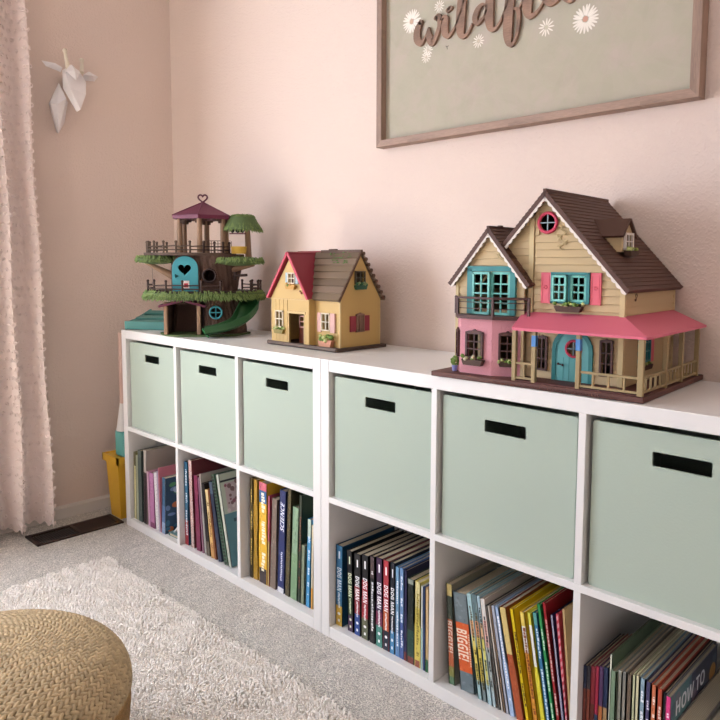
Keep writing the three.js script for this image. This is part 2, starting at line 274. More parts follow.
[4,1.6565,0.007,0.2268,0.19,0.341,0.2,"#a0a4b0",[[0,"#a8acb8"]],"","","thin grey booklet, tenth from left in fifth cubby"],
[4,1.6666,0.0102,0.2282,0.2,0.341,0.2,"#9cb4d4",[[0,"#a4bcdc"]],"-","#f2f4fa","periwinkle blue paperback, eleventh from left in fifth cubby"],
[4,1.682,0.017,0.2324,0.215,0.341,0.21,"#8c4a2e",[[0,"#d4bc78"],[0.42,"#a8502c"]],"","","book with beige top and rust brown lower spine, twelfth from left in fifth cubby"],
[4,1.7049,0.0092,0.2366,0.197,0.341,0.21,"#e0c020",[[0,"#e8c818"]],"-","#5a4410","bright lemon yellow paperback, thirteenth from left in fifth cubby"],
[4,1.7229,0.0126,0.2377,0.175,0.341,0.2,"#e0b838",[[0,"#ecd060"],[0.12,"#f0ece0"],[0.35,"#d8902c"]],"-","#7a3c14","golden yellow book with white title patch, fourteenth from left in fifth cubby"],
[4,1.7427,0.0088,0.2428,0.177,0.341,0.2,"#e0d840",[[0,"#e4dc50"],[0.1,"#f0f0ea"],[0.45,"#dcd038"]],"","","yellow green thin paperback, fifteenth from left in fifth cubby"],
[4,1.7547,0.0103,0.2474,0.172,0.341,0.2,"#2c6c94",[[0,"#5aa4a0"],[0.1,"#2f78a8"]],"-","#d8ecf4","teal blue paperback with pale lettering, sixteenth from left in fifth cubby"],
[4,1.7683,0.0079,0.2691,0.172,0.341,0.21,"#2c8a4c",[[0,"#2f9652"]],"-","#d0ecd4","emerald green hardcover book, seventeenth from left in fifth cubby"],
[4,1.7796,0.0078,0.2756,0.165,0.341,0.22,"#8e1c24",[[0,"#a02028"]],"-","#e0c0b8","dark red hardcover book, eighteenth from left in fifth cubby"],
[4,1.7912,0.005,0.2564,0.149,0.341,0.19,"#30305c",[[0,"#34346c"]],"check","#e0dce4","navy and white gingham book, nineteenth from left in fifth cubby"],
[4,1.7982,0.0053,0.2624,0.127,0.341,0.19,"#c04854",[[0,"#d8949c"]],"stripe","#b83044","pink and red striped book, twentieth from left in fifth cubby"],
[4,1.8055,0.0049,0.276,0.098,0.341,0.19,"#b89868",[[0,"#c0a070"]],"","","tan paperback, twenty-first from left in fifth cubby"],
[5,1.8288,0.0068,0.183,0.0,0.345,0.16,"#2c2c44",[[0,"#26304c"],[0.25,"#7a3a30"]],"","","navy and brown thin comic, first from left in rightmost cubby"],
[5,1.8362,0.0072,0.1859,0.0,0.345,0.16,"#4a3030",[[0,"#3a3a44"],[0.25,"#8a4434"]],"","","dark grey and rust thin comic, second from left in rightmost cubby"],
[5,1.844,0.0084,0.1887,0.0,0.345,0.16,"#8a2c30",[[0,"#8e2c38"],[0.4,"#6a3028"]],"","","dull red thin comic, third from left in rightmost cubby"],
[5,1.853,0.0068,0.1924,0.0,0.345,0.16,"#7a1c34",[[0,"#a02440"],[0.5,"#26405c"]],"","","crimson and blue thin comic, fourth from left in rightmost cubby"],
[5,1.8605,0.0082,0.1944,0.0,0.345,0.16,"#40284c",[[0,"#4c3058"],[0.4,"#b06838"]],"","","purple and orange thin comic, fifth from left in rightmost cubby"],
[5,1.8695,0.0078,0.1964,0.0,0.345,0.16,"#1e2840",[[0,"#1e2c4c"],[0.4,"#a08058"]],"","","navy and tan thin comic, sixth from left in rightmost cubby"],
[5,1.8805,0.0035,0.2263,0.0,0.345,0.26,"#5c7058",[[0,"#e8ecd8"]],"","","tall pale edged green picture book, seventh from left in rightmost cubby"],
[5,1.8846,0.0108,0.1993,0.0,0.35,0.24,"#8a9c84",[[0,"#7c9478"]],"","","moss green hardcover book, eighth from left in rightmost cubby"],
[5,1.8962,0.0078,0.2023,0.0,0.345,0.24,"#9aa098",[[0,"#a8aca0"]],"","","pale grey paperback, ninth from left in rightmost cubby"],
[5,1.9047,0.0078,0.204,0.0,0.345,0.24,"#8a8880",[[0,"#88867c"]],"","","warm grey paperback, tenth from left in rightmost cubby"],
[5,1.9133,0.0096,0.202,0.0,0.345,0.25,"#6a5c50",[[0,"#706050"]],"","","brown hardcover book, eleventh from left in rightmost cubby"],
[5,1.9237,0.0055,0.2046,0.0,0.345,0.24,"#c8c8a8",[[0,"#c0c49c"]],"","","cream green paperback, twelfth from left in rightmost cubby"],
[5,1.9299,0.0064,0.2063,0.0,0.345,0.24,"#d8d4b4",[[0,"#d4d0a8"]],"","","cream paperback, thirteenth from left in rightmost cubby"],
[5,1.9372,0.01,0.2057,0.0,0.345,0.24,"#7c94a4",[[0,"#88a4b4"]],"-","#eef2f6","steel blue paperback, fourteenth from left in rightmost cubby"],
[5,1.948,0.0092,0.2034,0.0,0.345,0.24,"#3c3858",[[0,"#484468"]],"-","#e0dcec","purple navy paperback, fifteenth from left in rightmost cubby"],
[5,1.958,0.0094,0.202,0.0,0.345,0.24,"#c06040",[[0,"#cc7450"]],"-","#f4dccc","coral orange paperback, sixteenth from left in rightmost cubby"],
[5,1.9682,0.0106,0.1999,0.0,0.345,0.24,"#a84430",[[0,"#b85038"]],"-","#f0d0c0","brick red paperback, seventeenth from left in rightmost cubby"],
[5,1.9797,0.0058,0.1965,0.0,0.345,0.26,"#16161c",[[0,"#14141a"]],"","","black hardcover book, eighteenth from left in rightmost cubby"],
[5,1.9862,0.009,0.1969,0.0,0.352,0.24,"howto",[[0,"#d83c84"]],"-","#f8e0ec","magenta spined book with teal lettered cover, nineteenth from left in rightmost cubby"],
[5,1.9965,0.038,0.1414,0.0,0.345,0.25,"#8a8078",[[0,"#948a80"]],"","","thick low grey book, twentieth from left in rightmost cubby"],
[5,2.036,0.034,0.1374,0.0,0.345,0.25,"#7c746c",[[0,"#867c72"]],"","","thick low taupe book, twenty-first from left in rightmost cubby"]
];
// ---------------------------------------------------------------- books: one print atlas for spines and covers
const N_ATLAS = 2048, atlas = document.createElement('canvas'); atlas.width = atlas.height = N_ATLAS;
const ctx = atlas.getContext('2d');
ctx.fillStyle = '#888'; ctx.fillRect(0, 0, N_ATLAS, N_ATLAS);
const SW = 44, SH = 500;
function spineRect(i) { return [(i % 46) * SW, (i / 46 | 0) * (SH + 8), SW, SH]; }
function drawSpine(i, bands, txt, tc) {
  const [x, y, w, h] = spineRect(i);
  bands.forEach(([f, c], k) => { const f1 = k + 1 < bands.length ? bands[k + 1][0] : 1; ctx.fillStyle = c; ctx.fillRect(x, y + f * h, w, (f1 - f) * h + 1); });
  ctx.save(); ctx.beginPath(); ctx.rect(x, y, w, h); ctx.clip();
  const s0 = seed; seed = 900 + i * 17;
  for (let k = 0; k < 60; k++) { ctx.globalAlpha = 0.10; ctx.fillStyle = rnd() < 0.5 ? '#000' : '#fff'; ctx.fillRect(x + rnd() * w, y + rnd() * h, 2 + rnd() * 8, 2 + rnd() * 16); }
  ctx.globalAlpha = 1;
  if (txt === '*') { ctx.fillStyle = tc; for (let k = 0; k < 260; k++) { const r = 1 + rnd() * 3; ctx.fillRect(x + rnd() * w, y + rnd() * h, r, r * 1.5); } }
  else if (txt === 'comb') { ctx.fillStyle = tc; for (let k = 0; k < 26; k++) ctx.fillRect(x, y + 8 + k * 19, w * 0.75, 11); }
  else if (txt === 'check') { ctx.fillStyle = tc; for (let k = 0; k < 50; k++) for (let j = 0; j < 4; j++) if ((k + j) % 2) ctx.fillRect(x + j * 11, y + k * 10, 11, 10); }
  else if (txt === 'stripe') { ctx.fillStyle = tc; for (let k = 0; k < 18; k++) { ctx.beginPath(); ctx.moveTo(x, y + k * 29); ctx.lineTo(x + w, y + k * 29 - 12); ctx.lineTo(x + w, y + k * 29); ctx.lineTo(x, y + k * 29 + 12); ctx.fill(); } }
  else if (txt === '-') {                       // lettering too small to read in the photograph: fine print marks
    ctx.fillStyle = tc; let q = y + h * rr(0.08, 0.2);
    while (q < y + h * 0.86) { const L = 5 + rnd() * 12; ctx.fillRect(x + w * (0.3 + rnd() * 0.1), q, w * (0.25 + rnd() * 0.2), L); q += L + 3 + (rnd() < 0.12 ? 40 : 0); }
  } else if (txt) {
    ctx.fillStyle = tc;
    if (txt === 'DOG MAN') {
      ctx.translate(x + w * 0.5, y + h * 0.27); ctx.rotate(Math.PI / 2); ctx.font = 'bold 38px sans-serif'; ctx.textAlign = 'left'; ctx.textBaseline = 'middle'; ctx.fillText(txt, 0, 0, 150);
      ctx.fillStyle = tc; for (let k = 0; k < 12; k++) ctx.fillRect(158 + k * 8, -7 + rnd() * 4, 6, 10);
      ctx.fillRect(-100, -5, 46, 9); ctx.beginPath(); ctx.arc(290, 0, 9, 0, 7); ctx.fill(); ctx.fillRect(325, -5, 16, 11);
    } else if (txt === 'BIGGIE!') {
      ctx.translate(x + w * 0.4, y + h * 0.36); ctx.rotate(Math.PI / 2); ctx.font = 'bold 44px sans-serif'; ctx.textAlign = 'left'; ctx.textBaseline = 'middle'; ctx.fillText(txt, 0, 0, 215);
      ctx.globalAlpha = 0.8; for (let k = 0; k < 14; k++) ctx.fillRect(20 + k * 12, -24, 8, 5);
    } else {
      ctx.translate(x + w * 0.5, y + h * 0.40); ctx.rotate(-Math.PI / 2); ctx.font = 'bold italic 34px sans-serif'; ctx.textAlign = 'left'; ctx.textBaseline = 'middle'; ctx.fillText(txt, 0, 0, 160);
      for (let k = 0; k < 16; k++) ctx.fillRect(-240 + k * 9, -5 + rnd() * 4, 6, 9);
    }
  }
  ctx.restore(); seed = s0;
}
const artY = 3 * (SH + 8);                       // cover art starts here
const ART = { fish: [0, artY, 260, 380], collage: [270, artY, 260, 380], howto: [540, artY, 380, 300] };
{
  const s0 = seed; seed = 55; let [x, y, w, h] = ART.fish; ctx.fillStyle = '#2c4660'; ctx.fillRect(x, y, w, h);
  for (const [c, n] of [['#4f8a5c', 7], ['#c06a3c', 6], ['#6f86b4', 9], ['#3c6a86', 12], ['#a9b4cc', 5]]) for (let k = 0; k < n; k++) { ctx.fillStyle = c; ctx.beginPath(); ctx.ellipse(x + rnd() * w, y + rnd() * h, 10 + rnd() * 26, 8 + rnd() * 14, rnd() * 3, 0, 7); ctx.fill(); }
  [x, y, w, h] = ART.collage; ctx.fillStyle = '#b2bba6'; ctx.fillRect(x, y, w, h); ctx.fillStyle = '#22282a'; ctx.fillRect(x, y + 26, w, 8);
  ctx.fillStyle = '#b9a5a2'; ctx.fillRect(x + 20, y + 40, w, 120); for (let k = 0; k < 70; k++) { ctx.fillStyle = ['#8a4f5c', '#cdbdb8', '#7a5a5a'][k % 3]; ctx.beginPath(); ctx.arc(x + 20 + rnd() * 240, y + 40 + rnd() * 120, 3 + rnd() * 9, 0, 7); ctx.fill(); }
  ctx.fillStyle = '#557f86'; ctx.fillRect(x, y + 165, w, 215); ctx.fillStyle = '#b98a4c'; ctx.fillRect(x + 90, y + 250, 80, 70);
  ctx.fillStyle = '#2e4c54'; for (let k = 0; k < 5; k++) ctx.fillRect(x + 40 + k * 36, y + 190, 20, 14);
  [x, y, w, h] = ART.howto; ctx.fillStyle = '#2a3048'; ctx.fillRect(x, y, w, h); ctx.fillStyle = '#557c80'; ctx.fillRect(x, y, w * 0.42, h);
  for (let k = 0; k < 30; k++) { ctx.globalAlpha = 0.35; ctx.fillStyle = ['#7aa49c', '#3a3c60', '#a8627a'][k % 3]; ctx.beginPath(); ctx.arc(x + rnd() * w, y + rnd() * h, 8 + rnd() * 22, 0, 7); ctx.fill(); }
  ctx.globalAlpha = 1; ctx.fillStyle = '#c08a3c'; ctx.beginPath(); ctx.arc(x + w * 0.9, y + h * 0.24, 28, 0, 7); ctx.fill();
  ctx.fillStyle = '#eef0f4'; ctx.font = 'bold 60px sans-serif'; ctx.textBaseline = 'middle'; ctx.fillText('HOW TO', x + 36, y + 52, 250);
  seed = s0;
}
BOOKS.forEach((b, i) => { drawSpine(i, b[8], b[9], b[10]); if (!ART[b[7]]) { ctx.fillStyle = b[7]; ctx.fillRect((i % 100) * 18, artY + 400, 18, 40); } });
const atlasTex = new THREE.CanvasTexture(atlas); atlasTex.colorSpace = THREE.SRGBColorSpace; atlasTex.magFilter = THREE.LinearFilter;
const printMat = std('#ffffff', 0.42, { map: atlasTex });
const pageMap = tex(64, (x, y) => { const v = 214 + 26 * Math.sin(x * 1.7) + 12 * Math.sin(x * 5.1); return [cl(v), cl(v * 0.96), cl(v * 0.88)]; }, true);
const pageMat = std('#e6ded0', 0.8, { map: rep(pageMap, 1, 1) });
function uvRect(g, f, [x, y, w, h]) {             // face f of a box gets the given atlas rectangle
  const uv = g.attributes.uv, u0 = x / N_ATLAS, u1 = (x + w) / N_ATLAS, v1 = 1 - y / N_ATLAS, v0 = 1 - (y + h) / N_ATLAS;
  [[u0, v1], [u1, v1], [u0, v0], [u1, v0]].forEach(([a, b], k) => uv.setXY(f * 4 + k, a, b));
}
const cubbyName = ['leftmost', 'second', 'third', 'fourth', 'fifth', 'rightmost'];
BOOKS.forEach((b, i) => {
  const [c, x, t, h, lean, z, d, cov, bands, txt, tc, label] = b;
  const o = thing('book', label, 'book', [x, T + (lean < 0 ? t * Math.sin(-lean) : 0) + 0.0002, z], 0, 'books in the ' + cubbyName[c] + ' lower cubby');
  o.rotation.z = lean;
  const sw = [(i % 100) * 18 + 4, artY + 408, 10, 24], art = ART[cov] || sw;
  const cb = Math.min(0.0022, t * 0.18), parts = [];
  const mk = (w, hh, dd, px, py, pz) => { const g = box(w, hh, dd, px, py, pz); for (let f = 0; f < 6; f++) uvRect(g, f, sw); return g; };
  const sp = mk(t, h, 0.0024, t / 2, h / 2, -0.0012); uvRect(sp, 4, spineRect(i).map((v, k) => k === 0 ? v + 1 : k === 2 ? v - 2 : v));
  const r = mk(cb, h, d, t - cb / 2, h / 2, -d / 2); uvRect(r, 0, art);
  const l = mk(cb, h, d, cb / 2, h / 2, -d / 2);
  mesh('cover', [sp, r, l], printMat, o);
  mesh('pages', box(t - 2 * cb, h - 0.005, d - 0.006, t / 2, h / 2, -d / 2 - 0.001), pageMat, o);
});
{ // flat and leaning pieces in the leftmost cubby
  const o = thing('book', 'teal board book lying flat at the front of leftmost cubby', 'book', [0.314, T + 0.0005, 0.25], 0.05, 'books in the leftmost lower cubby');
  mesh('cover', [rbox(0.085, 0.002, 0.19, 0, 0.001, 0), rbox(0.085, 0.002, 0.19, 0, 0.011, 0), rbox(0.002, 0.012, 0.19, -0.0415, 0.006, 0)], std('#6c8d8c', 0.5), o);
  mesh('pages', box(0.078, 0.008, 0.186, 0.002, 0.006, 0), pageMat, o);
  const q = thing('book', 'thin white booklet leaning on the flat teal book', 'book', [0.288, T + 0.0125, 0.25], 0, 'books in the leftmost lower cubby');
  q.rotation.z = -0.8;
  mesh('cover', [rbox(0.0018, 0.090, 0.17, 0.001, 0.045, 0), rbox(0.0018, 0.090, 0.17, 0.0055, 0.045, 0), rbox(0.006, 0.090, 0.0018, 0.003, 0.045, 0.085)], std('#d8dcdc', 0.5), q);
  mesh('pages', box(0.0026, 0.086, 0.166, 0.0033, 0.045, 0), pageMat, q);
}
// ---------------------------------------------------------------- framed wall art
{
  const X0 = 0.976, X1 = 1.885, Y0 = 1.3212, Y1 = 1.93, rw = 0.018, zf = 0.036;
  const o = thing('wall_art', 'framed sage green picture with wooden script word and painted daisies', 'picture', [(X0 + X1) / 2, Y0, 0.001]);
  const w = X1 - X0, h = Y1 - Y0;
  const rail = (pts) => extrude(pts, zf - 0.002, [], 0.001);
  const uvw = (g, s, rot) => { g = norm(g); uvMetres(g, s); if (rot) { const u = g.attributes.uv; for (let i = 0; i < u.count; i++) u.setXY(i, u.getY(i), u.getX(i)); } return g; };
  mesh('frame_rail', uvw(rail([[-w / 2, 0], [w / 2, 0], [w / 2 - rw, rw], [-w / 2 + rw, rw]]), 1), frameWood, o);
  mesh('frame_rail', uvw(rail([[-w / 2, h], [-w / 2 + rw, h - rw], [w / 2 - rw, h - rw], [w / 2, h]]), 1), frameWood, o);
  mesh('frame_rail', uvw(rail([[-w / 2, 0], [-w / 2 + rw, rw], [-w / 2 + rw, h - rw], [-w / 2, h]]), 1, true), frameWood, o);
  mesh('frame_rail', uvw(rail([[w / 2, 0], [w / 2, h], [w / 2 - rw, h - rw], [w / 2 - rw, rw]]), 1, true), frameWood, o);
  // painted panel
  const cw = 1400, ch = Math.round(1400 * h / w), cv = document.createElement('canvas'); cv.width = cw; cv.height = ch; const g = cv.getContext('2d');
  g.fillStyle = '#aea895'; g.fillRect(0, 0, cw, ch);
  for (let k = 0; k < 900; k++) { g.globalAlpha = 0.05; g.fillStyle = rnd() < 0.5 ? '#b9b4a0' : '#9b9a86'; g.beginPath(); g.ellipse(rnd() * cw, rnd() * ch, 20 + rnd() * 90, 8 + rnd() * 26, rnd() * 3, 0, 7); g.fill(); }
  const px = x => (x - X0) / w * cw, py = y => ch - (y - Y0) / h * ch, pm = cw / w;
  function daisy(x, y, r, n, c0) {
    g.save(); g.translate(px(x), py(y)); g.globalAlpha = 0.8;
    for (let k = 0; k < n; k++) { g.save(); g.rotate(k / n * Math.PI * 2 + rnd() * 0.12); g.fillStyle = '#f2ece2'; g.beginPath(); g.ellipse(0, -r * pm * 0.62, r * pm * 0.085, r * pm * (0.36 + rnd() * 0.06), 0, 0, 7); g.fill(); g.restore(); }
    g.fillStyle = c0; g.beginPath(); g.arc(0, 0, r * pm * 0.2, 0, 7); g.fill(); g.restore();
  }
  for (const [x, y, r, n, c] of [[1.0797, 1.6603, 0.034, 22, '#c9a58c'], [1.1815, 1.678, 0.018, 12, '#d8cab8'], [1.1419, 1.5635, 0.019, 12, '#cfc2ae'], [1.1361, 1.5468, 0.018, 12, '#cfc2ae'], [1.3176, 1.5518, 0.019, 12, '#cdbfa8'], [1.5219, 1.541, 0.022, 12, '#c4bfa8'], [1.6265, 1.5363, 0.034, 22, '#c9907a'], [1.74, 1.70, 0.03, 20, '#c9a58c'], [1.30, 1.80, 0.03, 20, '#c9a58c'], [1.06, 1.80, 0.02, 12, '#cfc2ae']]) daisy(x, y, r, n, c);
  g.globalAlpha = 0.8; g.strokeStyle = '#3c3a34'; g.lineWidth = 3; g.beginPath(); g.moveTo(px(1.212), py(1.552)); g.lineTo(px(1.211), py(1.559)); g.moveTo(px(1.211), py(1.558)); g.lineTo(px(1.207), py(1.563)); g.moveTo(px(1.211), py(1.558)); g.lineTo(px(1.216), py(1.562)); g.stroke();
  const pt = new THREE.CanvasTexture(cv); pt.colorSpace = THREE.SRGBColorSpace; pt.magFilter = THREE.LinearFilter;
  mesh('painted_panel', box(w - 2 * rw + 0.004, h - 2 * rw + 0.004, 0.006, 0, h / 2, 0.011), std('#ffffff', 0.8, { map: pt }), o).geometry.attributes.uv;
  // wooden script word, cut from thin board: strokes with a broad-pen width
  const LET = [
    [[[1.1307, 1.6453, 10], [1.1188, 1.6266, 14], [1.1191, 1.6019, 15], [1.1314, 1.5895, 11], [1.1468, 1.6017, 5], [1.1601, 1.6239, 4]], [[1.1601, 1.6239, 4], [1.161, 1.6016, 13], [1.1713, 1.5835, 14], [1.1868, 1.598, 10], [1.1967, 1.6221, 9], [1.194, 1.6460, 11], [1.184, 1.6440, 9]]],
    [[[1.1994, 1.6354, 4], [1.212, 1.6420, 6], [1.2181, 1.6353, 11], [1.2145, 1.6138, 15], [1.2188, 1.5945, 13], [1.228, 1.5875, 9], [1.2434, 1.5986, 6], [1.2531, 1.6113, 4]], [[1.2246, 1.6544, 9], [1.2345, 1.6584, 9]]],
    [[[1.2531, 1.6092, 4], [1.275, 1.655, 5], [1.289, 1.715, 6], [1.283, 1.738, 7], [1.276, 1.71, 13], [1.2700, 1.65, 18], [1.2672, 1.60, 17], [1.2722, 1.5795, 12], [1.2816, 1.5751, 8], [1.2936, 1.5824, 6], [1.3061, 1.6012, 4]]],
    [[[1.350, 1.6325, 4], [1.3386, 1.6420, 6], [1.3227, 1.6332, 10], [1.3142, 1.6124, 11], [1.3209, 1.5989, 9], [1.3393, 1.6079, 6], [1.3512, 1.6256, 5]], [[1.370, 1.73, 8], [1.3645, 1.69, 13], [1.3590, 1.64, 16], [1.3583, 1.60, 16], [1.3647, 1.5771, 12], [1.3747, 1.5721, 8], [1.387, 1.5804, 6], [1.4001, 1.6006, 4]]],
    [[[1.398, 1.598, 4], [1.425, 1.65, 5], [1.447, 1.715, 6], [1.442, 1.745, 7], [1.432, 1.73, 11], [1.424, 1.67, 16], [1.4160, 1.60, 17], [1.4150, 1.55, 16], [1.4203, 1.5262, 10], [1.4293, 1.5230, 7], [1.4413, 1.5454, 7], [1.4455, 1.58, 8], [1.4435, 1.6018, 8], [1.4316, 1.6090, 5]]],
    [[[1.4435, 1.6028, 4], [1.482, 1.66, 5], [1.499, 1.715, 6], [1.493, 1.738, 7], [1.484, 1.705, 12], [1.474, 1.65, 17], [1.4692, 1.60, 16], [1.4762, 1.5805, 11], [1.4862, 1.5795, 8], [1.5012, 1.5892, 6], [1.5165, 1.6077, 4]]],
    [[[1.5553, 1.6288, 5], [1.5402, 1.6388, 7], [1.5241, 1.6261, 12], [1.5211, 1.6081, 13], [1.5328, 1.5958, 10], [1.5489, 1.5983, 7], [1.5618, 1.6155, 6], [1.5603, 1.6318, 5], [1.5723, 1.6318, 4]]],
    [[[1.5737, 1.645, 9], [1.5702, 1.6198, 12], [1.5739, 1.598, 12], [1.5869, 1.5905, 9], [1.6017, 1.6065, 5], [1.6096, 1.6313, 4]], [[1.6096, 1.6313, 4], [1.6104, 1.6085, 12], [1.6209, 1.5924, 12], [1.6343, 1.6024, 8], [1.6428, 1.6317, 8], [1.6388, 1.645, 7]]],
    [[[1.640, 1.612, 4], [1.662, 1.616, 6], [1.672, 1.634, 7], [1.660, 1.645, 7], [1.650, 1.628, 12], [1.652, 1.603, 12], [1.665, 1.593, 9], [1.680, 1.602, 6], [1.690, 1.618, 4]]],
    [[[1.688, 1.614, 4], [1.698, 1.640, 8], [1.704, 1.652, 8], [1.706, 1.64, 7], [1.714, 1.637, 11], [1.710, 1.612, 14], [1.716, 1.595, 10], [1.728, 1.594, 6], [1.742, 1.606, 3]]],
  ];
  const stroke = pts => {
    const c = new THREE.CatmullRomCurve3(pts.map(p => V(p[0] - (X0 + X1) / 2, p[1] - Y0, (p[2] + Math.max(0, p[2] - 6) * 0.62) * 0.00112)), false, 'centripetal');
    const n = pts.length * 7, P = c.getPoints(n), L = [], R = [];
    for (let i = 0; i <= n; i++) {
      const a = P[Math.max(0, i - 1)], b = P[Math.min(n, i + 1)], dx = b.x - a.x, dy = b.y - a.y, l = Math.hypot(dx, dy) || 1, hw = P[i].z * 0.5;
      L.push([P[i].x - dy / l * hw, P[i].y + dx / l * hw]); R.push([P[i].x + dy / l * hw, P[i].y - dx / l * hw]);
    }
    const out = []; for (let i = 0; i < n; i++) out.push(extrude([R[i], R[i + 1], L[i + 1], L[i]], 0.008));
    for (const k of [0, n]) out.push(new THREE.CylinderGeometry(P[k].z * 0.5, P[k].z * 0.5, 0.008, 14).rotateX(Math.PI / 2).translate(P[k].x, P[k].y, 0.004));
    return out;
  };
  const letterWood = std('#efe4da', 0.65, { map: rep(woodMap, 4, 4) });
  for (const L of LET) {
    const gm = uvMetres(mrg(L.flatMap(stroke)), 1).translate(0, 0, 0.0142); mesh('letter', gm, letterWood, o);
  }
}
// ---------------------------------------------------------------- faceted animal head
{
  const o = thing('animal_head_mount', 'white faceted giraffe head mounted on the pink left wall', 'wall decor', [XW, 1.44, 0.47]);
  const wm = std('#ebe6e5', 0.55, { flatShading: true }), hm = std('#e2d8c4', 0.6, { flatShading: true }), em = wm;
  const cv = pts => { const g = new ConvexGeometry(pts.map(([x, y, z]) => V(x - XW, y - 1.44, z - 0.47))); return g; };
  // neck plate, leaf shaped, lying along the wall
  mesh('neck', cv([[-0.242, 1.64, 0.462], [-0.215, 1.632, 0.470], [-0.19, 1.553, 0.515], [-0.242, 1.56, 0.500], [-0.242, 1.460, 0.476], [-0.2, 1.449, 0.485], [-0.17, 1.572, 0.465], [-0.242, 1.575, 0.430], [-0.242, 1.50, 0.445], [-0.165, 1.545, 0.500]]), wm, o);
  mesh('head', cv([[-0.21, 1.680, 0.460], [-0.16, 1.692, 0.450], [-0.17, 1.680, 0.415], [-0.22, 1.655, 0.380], [-0.15, 1.640, 0.400], [-0.13, 1.590, 0.410], [-0.12, 1.530, 0.436], [-0.135, 1.523, 0.444], [-0.12, 1.600, 0.470], [-0.14, 1.655, 0.478], [-0.18, 1.610, 0.472], [-0.17, 1.54, 0.435], [-0.242, 1.64, 0.43]]), wm, o);
  mesh('forehead', cv([[-0.145, 1.690, 0.452], [-0.143, 1.662, 0.474], [-0.139, 1.664, 0.424], [-0.124, 1.632, 0.446], [-0.126, 1.665, 0.450], [-0.16, 1.66, 0.45]]), wm, o);
  const A = (x, y, z) => V(x - XW, y - 1.44, z - 0.47);
  for (const [a, b] of [[A(-0.17, 1.675, 0.455), A(-0.175, 1.742, 0.462)], [A(-0.17, 1.675, 0.405), A(-0.19, 1.725, 0.395)]]) mesh('horn', [rod(a, b, 0.008, 6, 0.006), ball(0.009, 0.009, 0.009, b.x, b.y, b.z, 8)], hm, o);
  mesh('ear', cv([[-0.18, 1.682, 0.470], [-0.19, 1.690, 0.505], [-0.19, 1.695, 0.540], [-0.19, 1.678, 0.525], [-0.17, 1.690, 0.500], [-0.2, 1.67, 0.47]]), em, o);
  mesh('ear', cv([[-0.18, 1.672, 0.395], [-0.19, 1.690, 0.370], [-0.2, 1.680, 0.330], [-0.2, 1.660, 0.345], [-0.17, 1.672, 0.365], [-0.2, 1.655, 0.39]]), em, o);
}
// ---------------------------------------------------------------- curtain with clipped tufts
{
  const z0 = 0.565, z1 = 1.06, yt = 2.24, yb = 0.022, nu = 160, nv = 120;
  const o = thing('curtain', 'blush pink floor length curtain with tufted dots beside the window', 'curtain', [XW, 0, z0]);
  const surf = (u, v) => {
    const ph = u * Math.PI * 2 * 5.0 + 0.5, amp = 0.030 + 0.018 * v;
    const x = 0.072 + amp * Math.sin(ph + 0.35 * Math.sin(v * 3)) + 0.006 * Math.sin(ph * 2.3 + v * 5);
    const z = (z1 - z0) * u + 0.035 * (1 - v) * (1 - u * 1.5) * (1 - v * 0.2) + 0.012 * Math.sin(ph * 1.0 + 1.3) + 0.004 * Math.sin(v * 19 + u * 7);
    const y = yt + (yb - yt) * v + (v > 0.99 ? 0.007 * Math.sin(u * 170) : 0);
    return V(x, y, z);
  };
  const pos = [], idx = [];
  for (let j = 0; j <= nv; j++) for (let i = 0; i <= nu; i++) { const p = surf(i / nu, j / nv); pos.push(p.x, p.y, p.z); }
  for (let j = 0; j < nv; j++) for (let i = 0; i < nu; i++) { const a = j * (nu + 1) + i, b = a + nu + 1; idx.push(a, b, a + 1, b, b + 1, a + 1); }
  const g = new THREE.BufferGeometry(); g.setAttribute('position', new THREE.Float32BufferAttribute(pos, 3)); g.setIndex(idx); g.computeVertexNormals();
  const cloth = new THREE.MeshPhysicalMaterial({ color: '#fbebe4', roughness: 0.95, transmission: 0.15, thickness: 0, side: THREE.DoubleSide });
  mesh('cloth', g, cloth, o);
  const tuft = new THREE.TorusGeometry(0.0062, 0.0024, 5, 9); const list = [];
  for (let j = 0; j < 70; j++) for (let i = 0; i < 32; i++) {
    const u = (i + (j % 2) * 0.5 + 0.2) / 32.5, v = (j + 0.6) / 70; if (u > 0.995) continue;
    const p = surf(u, v), q = surf(u + 0.002, v), n = V(q.z - p.z, 0, -(q.x - p.x)).normalize();
    for (const s of [1]) {
      const m = new THREE.Matrix4().makeRotationFromEuler(new THREE.Euler(rr(-0.7, 0.7), Math.atan2(n.x, n.z) + rr(-0.6, 0.6), rr(0, 3)));
      m.setPosition(p.x + n.x * 0.003 * s, p.y + rr(-0.004, 0.004), p.z + n.z * 0.003 * s); list.push(m);
    }
  }
  const im = new THREE.InstancedMesh(tuft, cloth, list.length); im.name = 'clipped_tufts'; im.userData.kind = 'stuff'; list.forEach((m, i) => im.setMatrixAt(i, m)); im.castShadow = im.receiveShadow = true; o.add(im);
  const r = thing('curtain_rod', 'slim brass curtain rod above the window, holding the pink curtain', 'curtain rod', [XW, 2.27, 0.5]);
  const bm = std('#a98d62', 0.35, { metalness: 0.8 });
  mesh('rod', rod(V(0.072, 0, -0.0), V(0.072, 0, 2.3), 0.011, 12), bm, r);
  for (const z of [0.03, 2.27]) mesh('bracket', [rod(V(0, 0, z), V(0.072, 0, z), 0.006), cyl(0.02, 0.02, 0.006, 0, 0, 0).rotateZ(Math.PI / 2).translate(0.003, 0, z)], bm, r);
  for (let i = 0; i < 9; i++) mesh('ring', new THREE.TorusGeometry(0.016, 0.002, 6, 14).translate(0.072, -0.012, 0.08 + i * 0.055), bm, r);
}
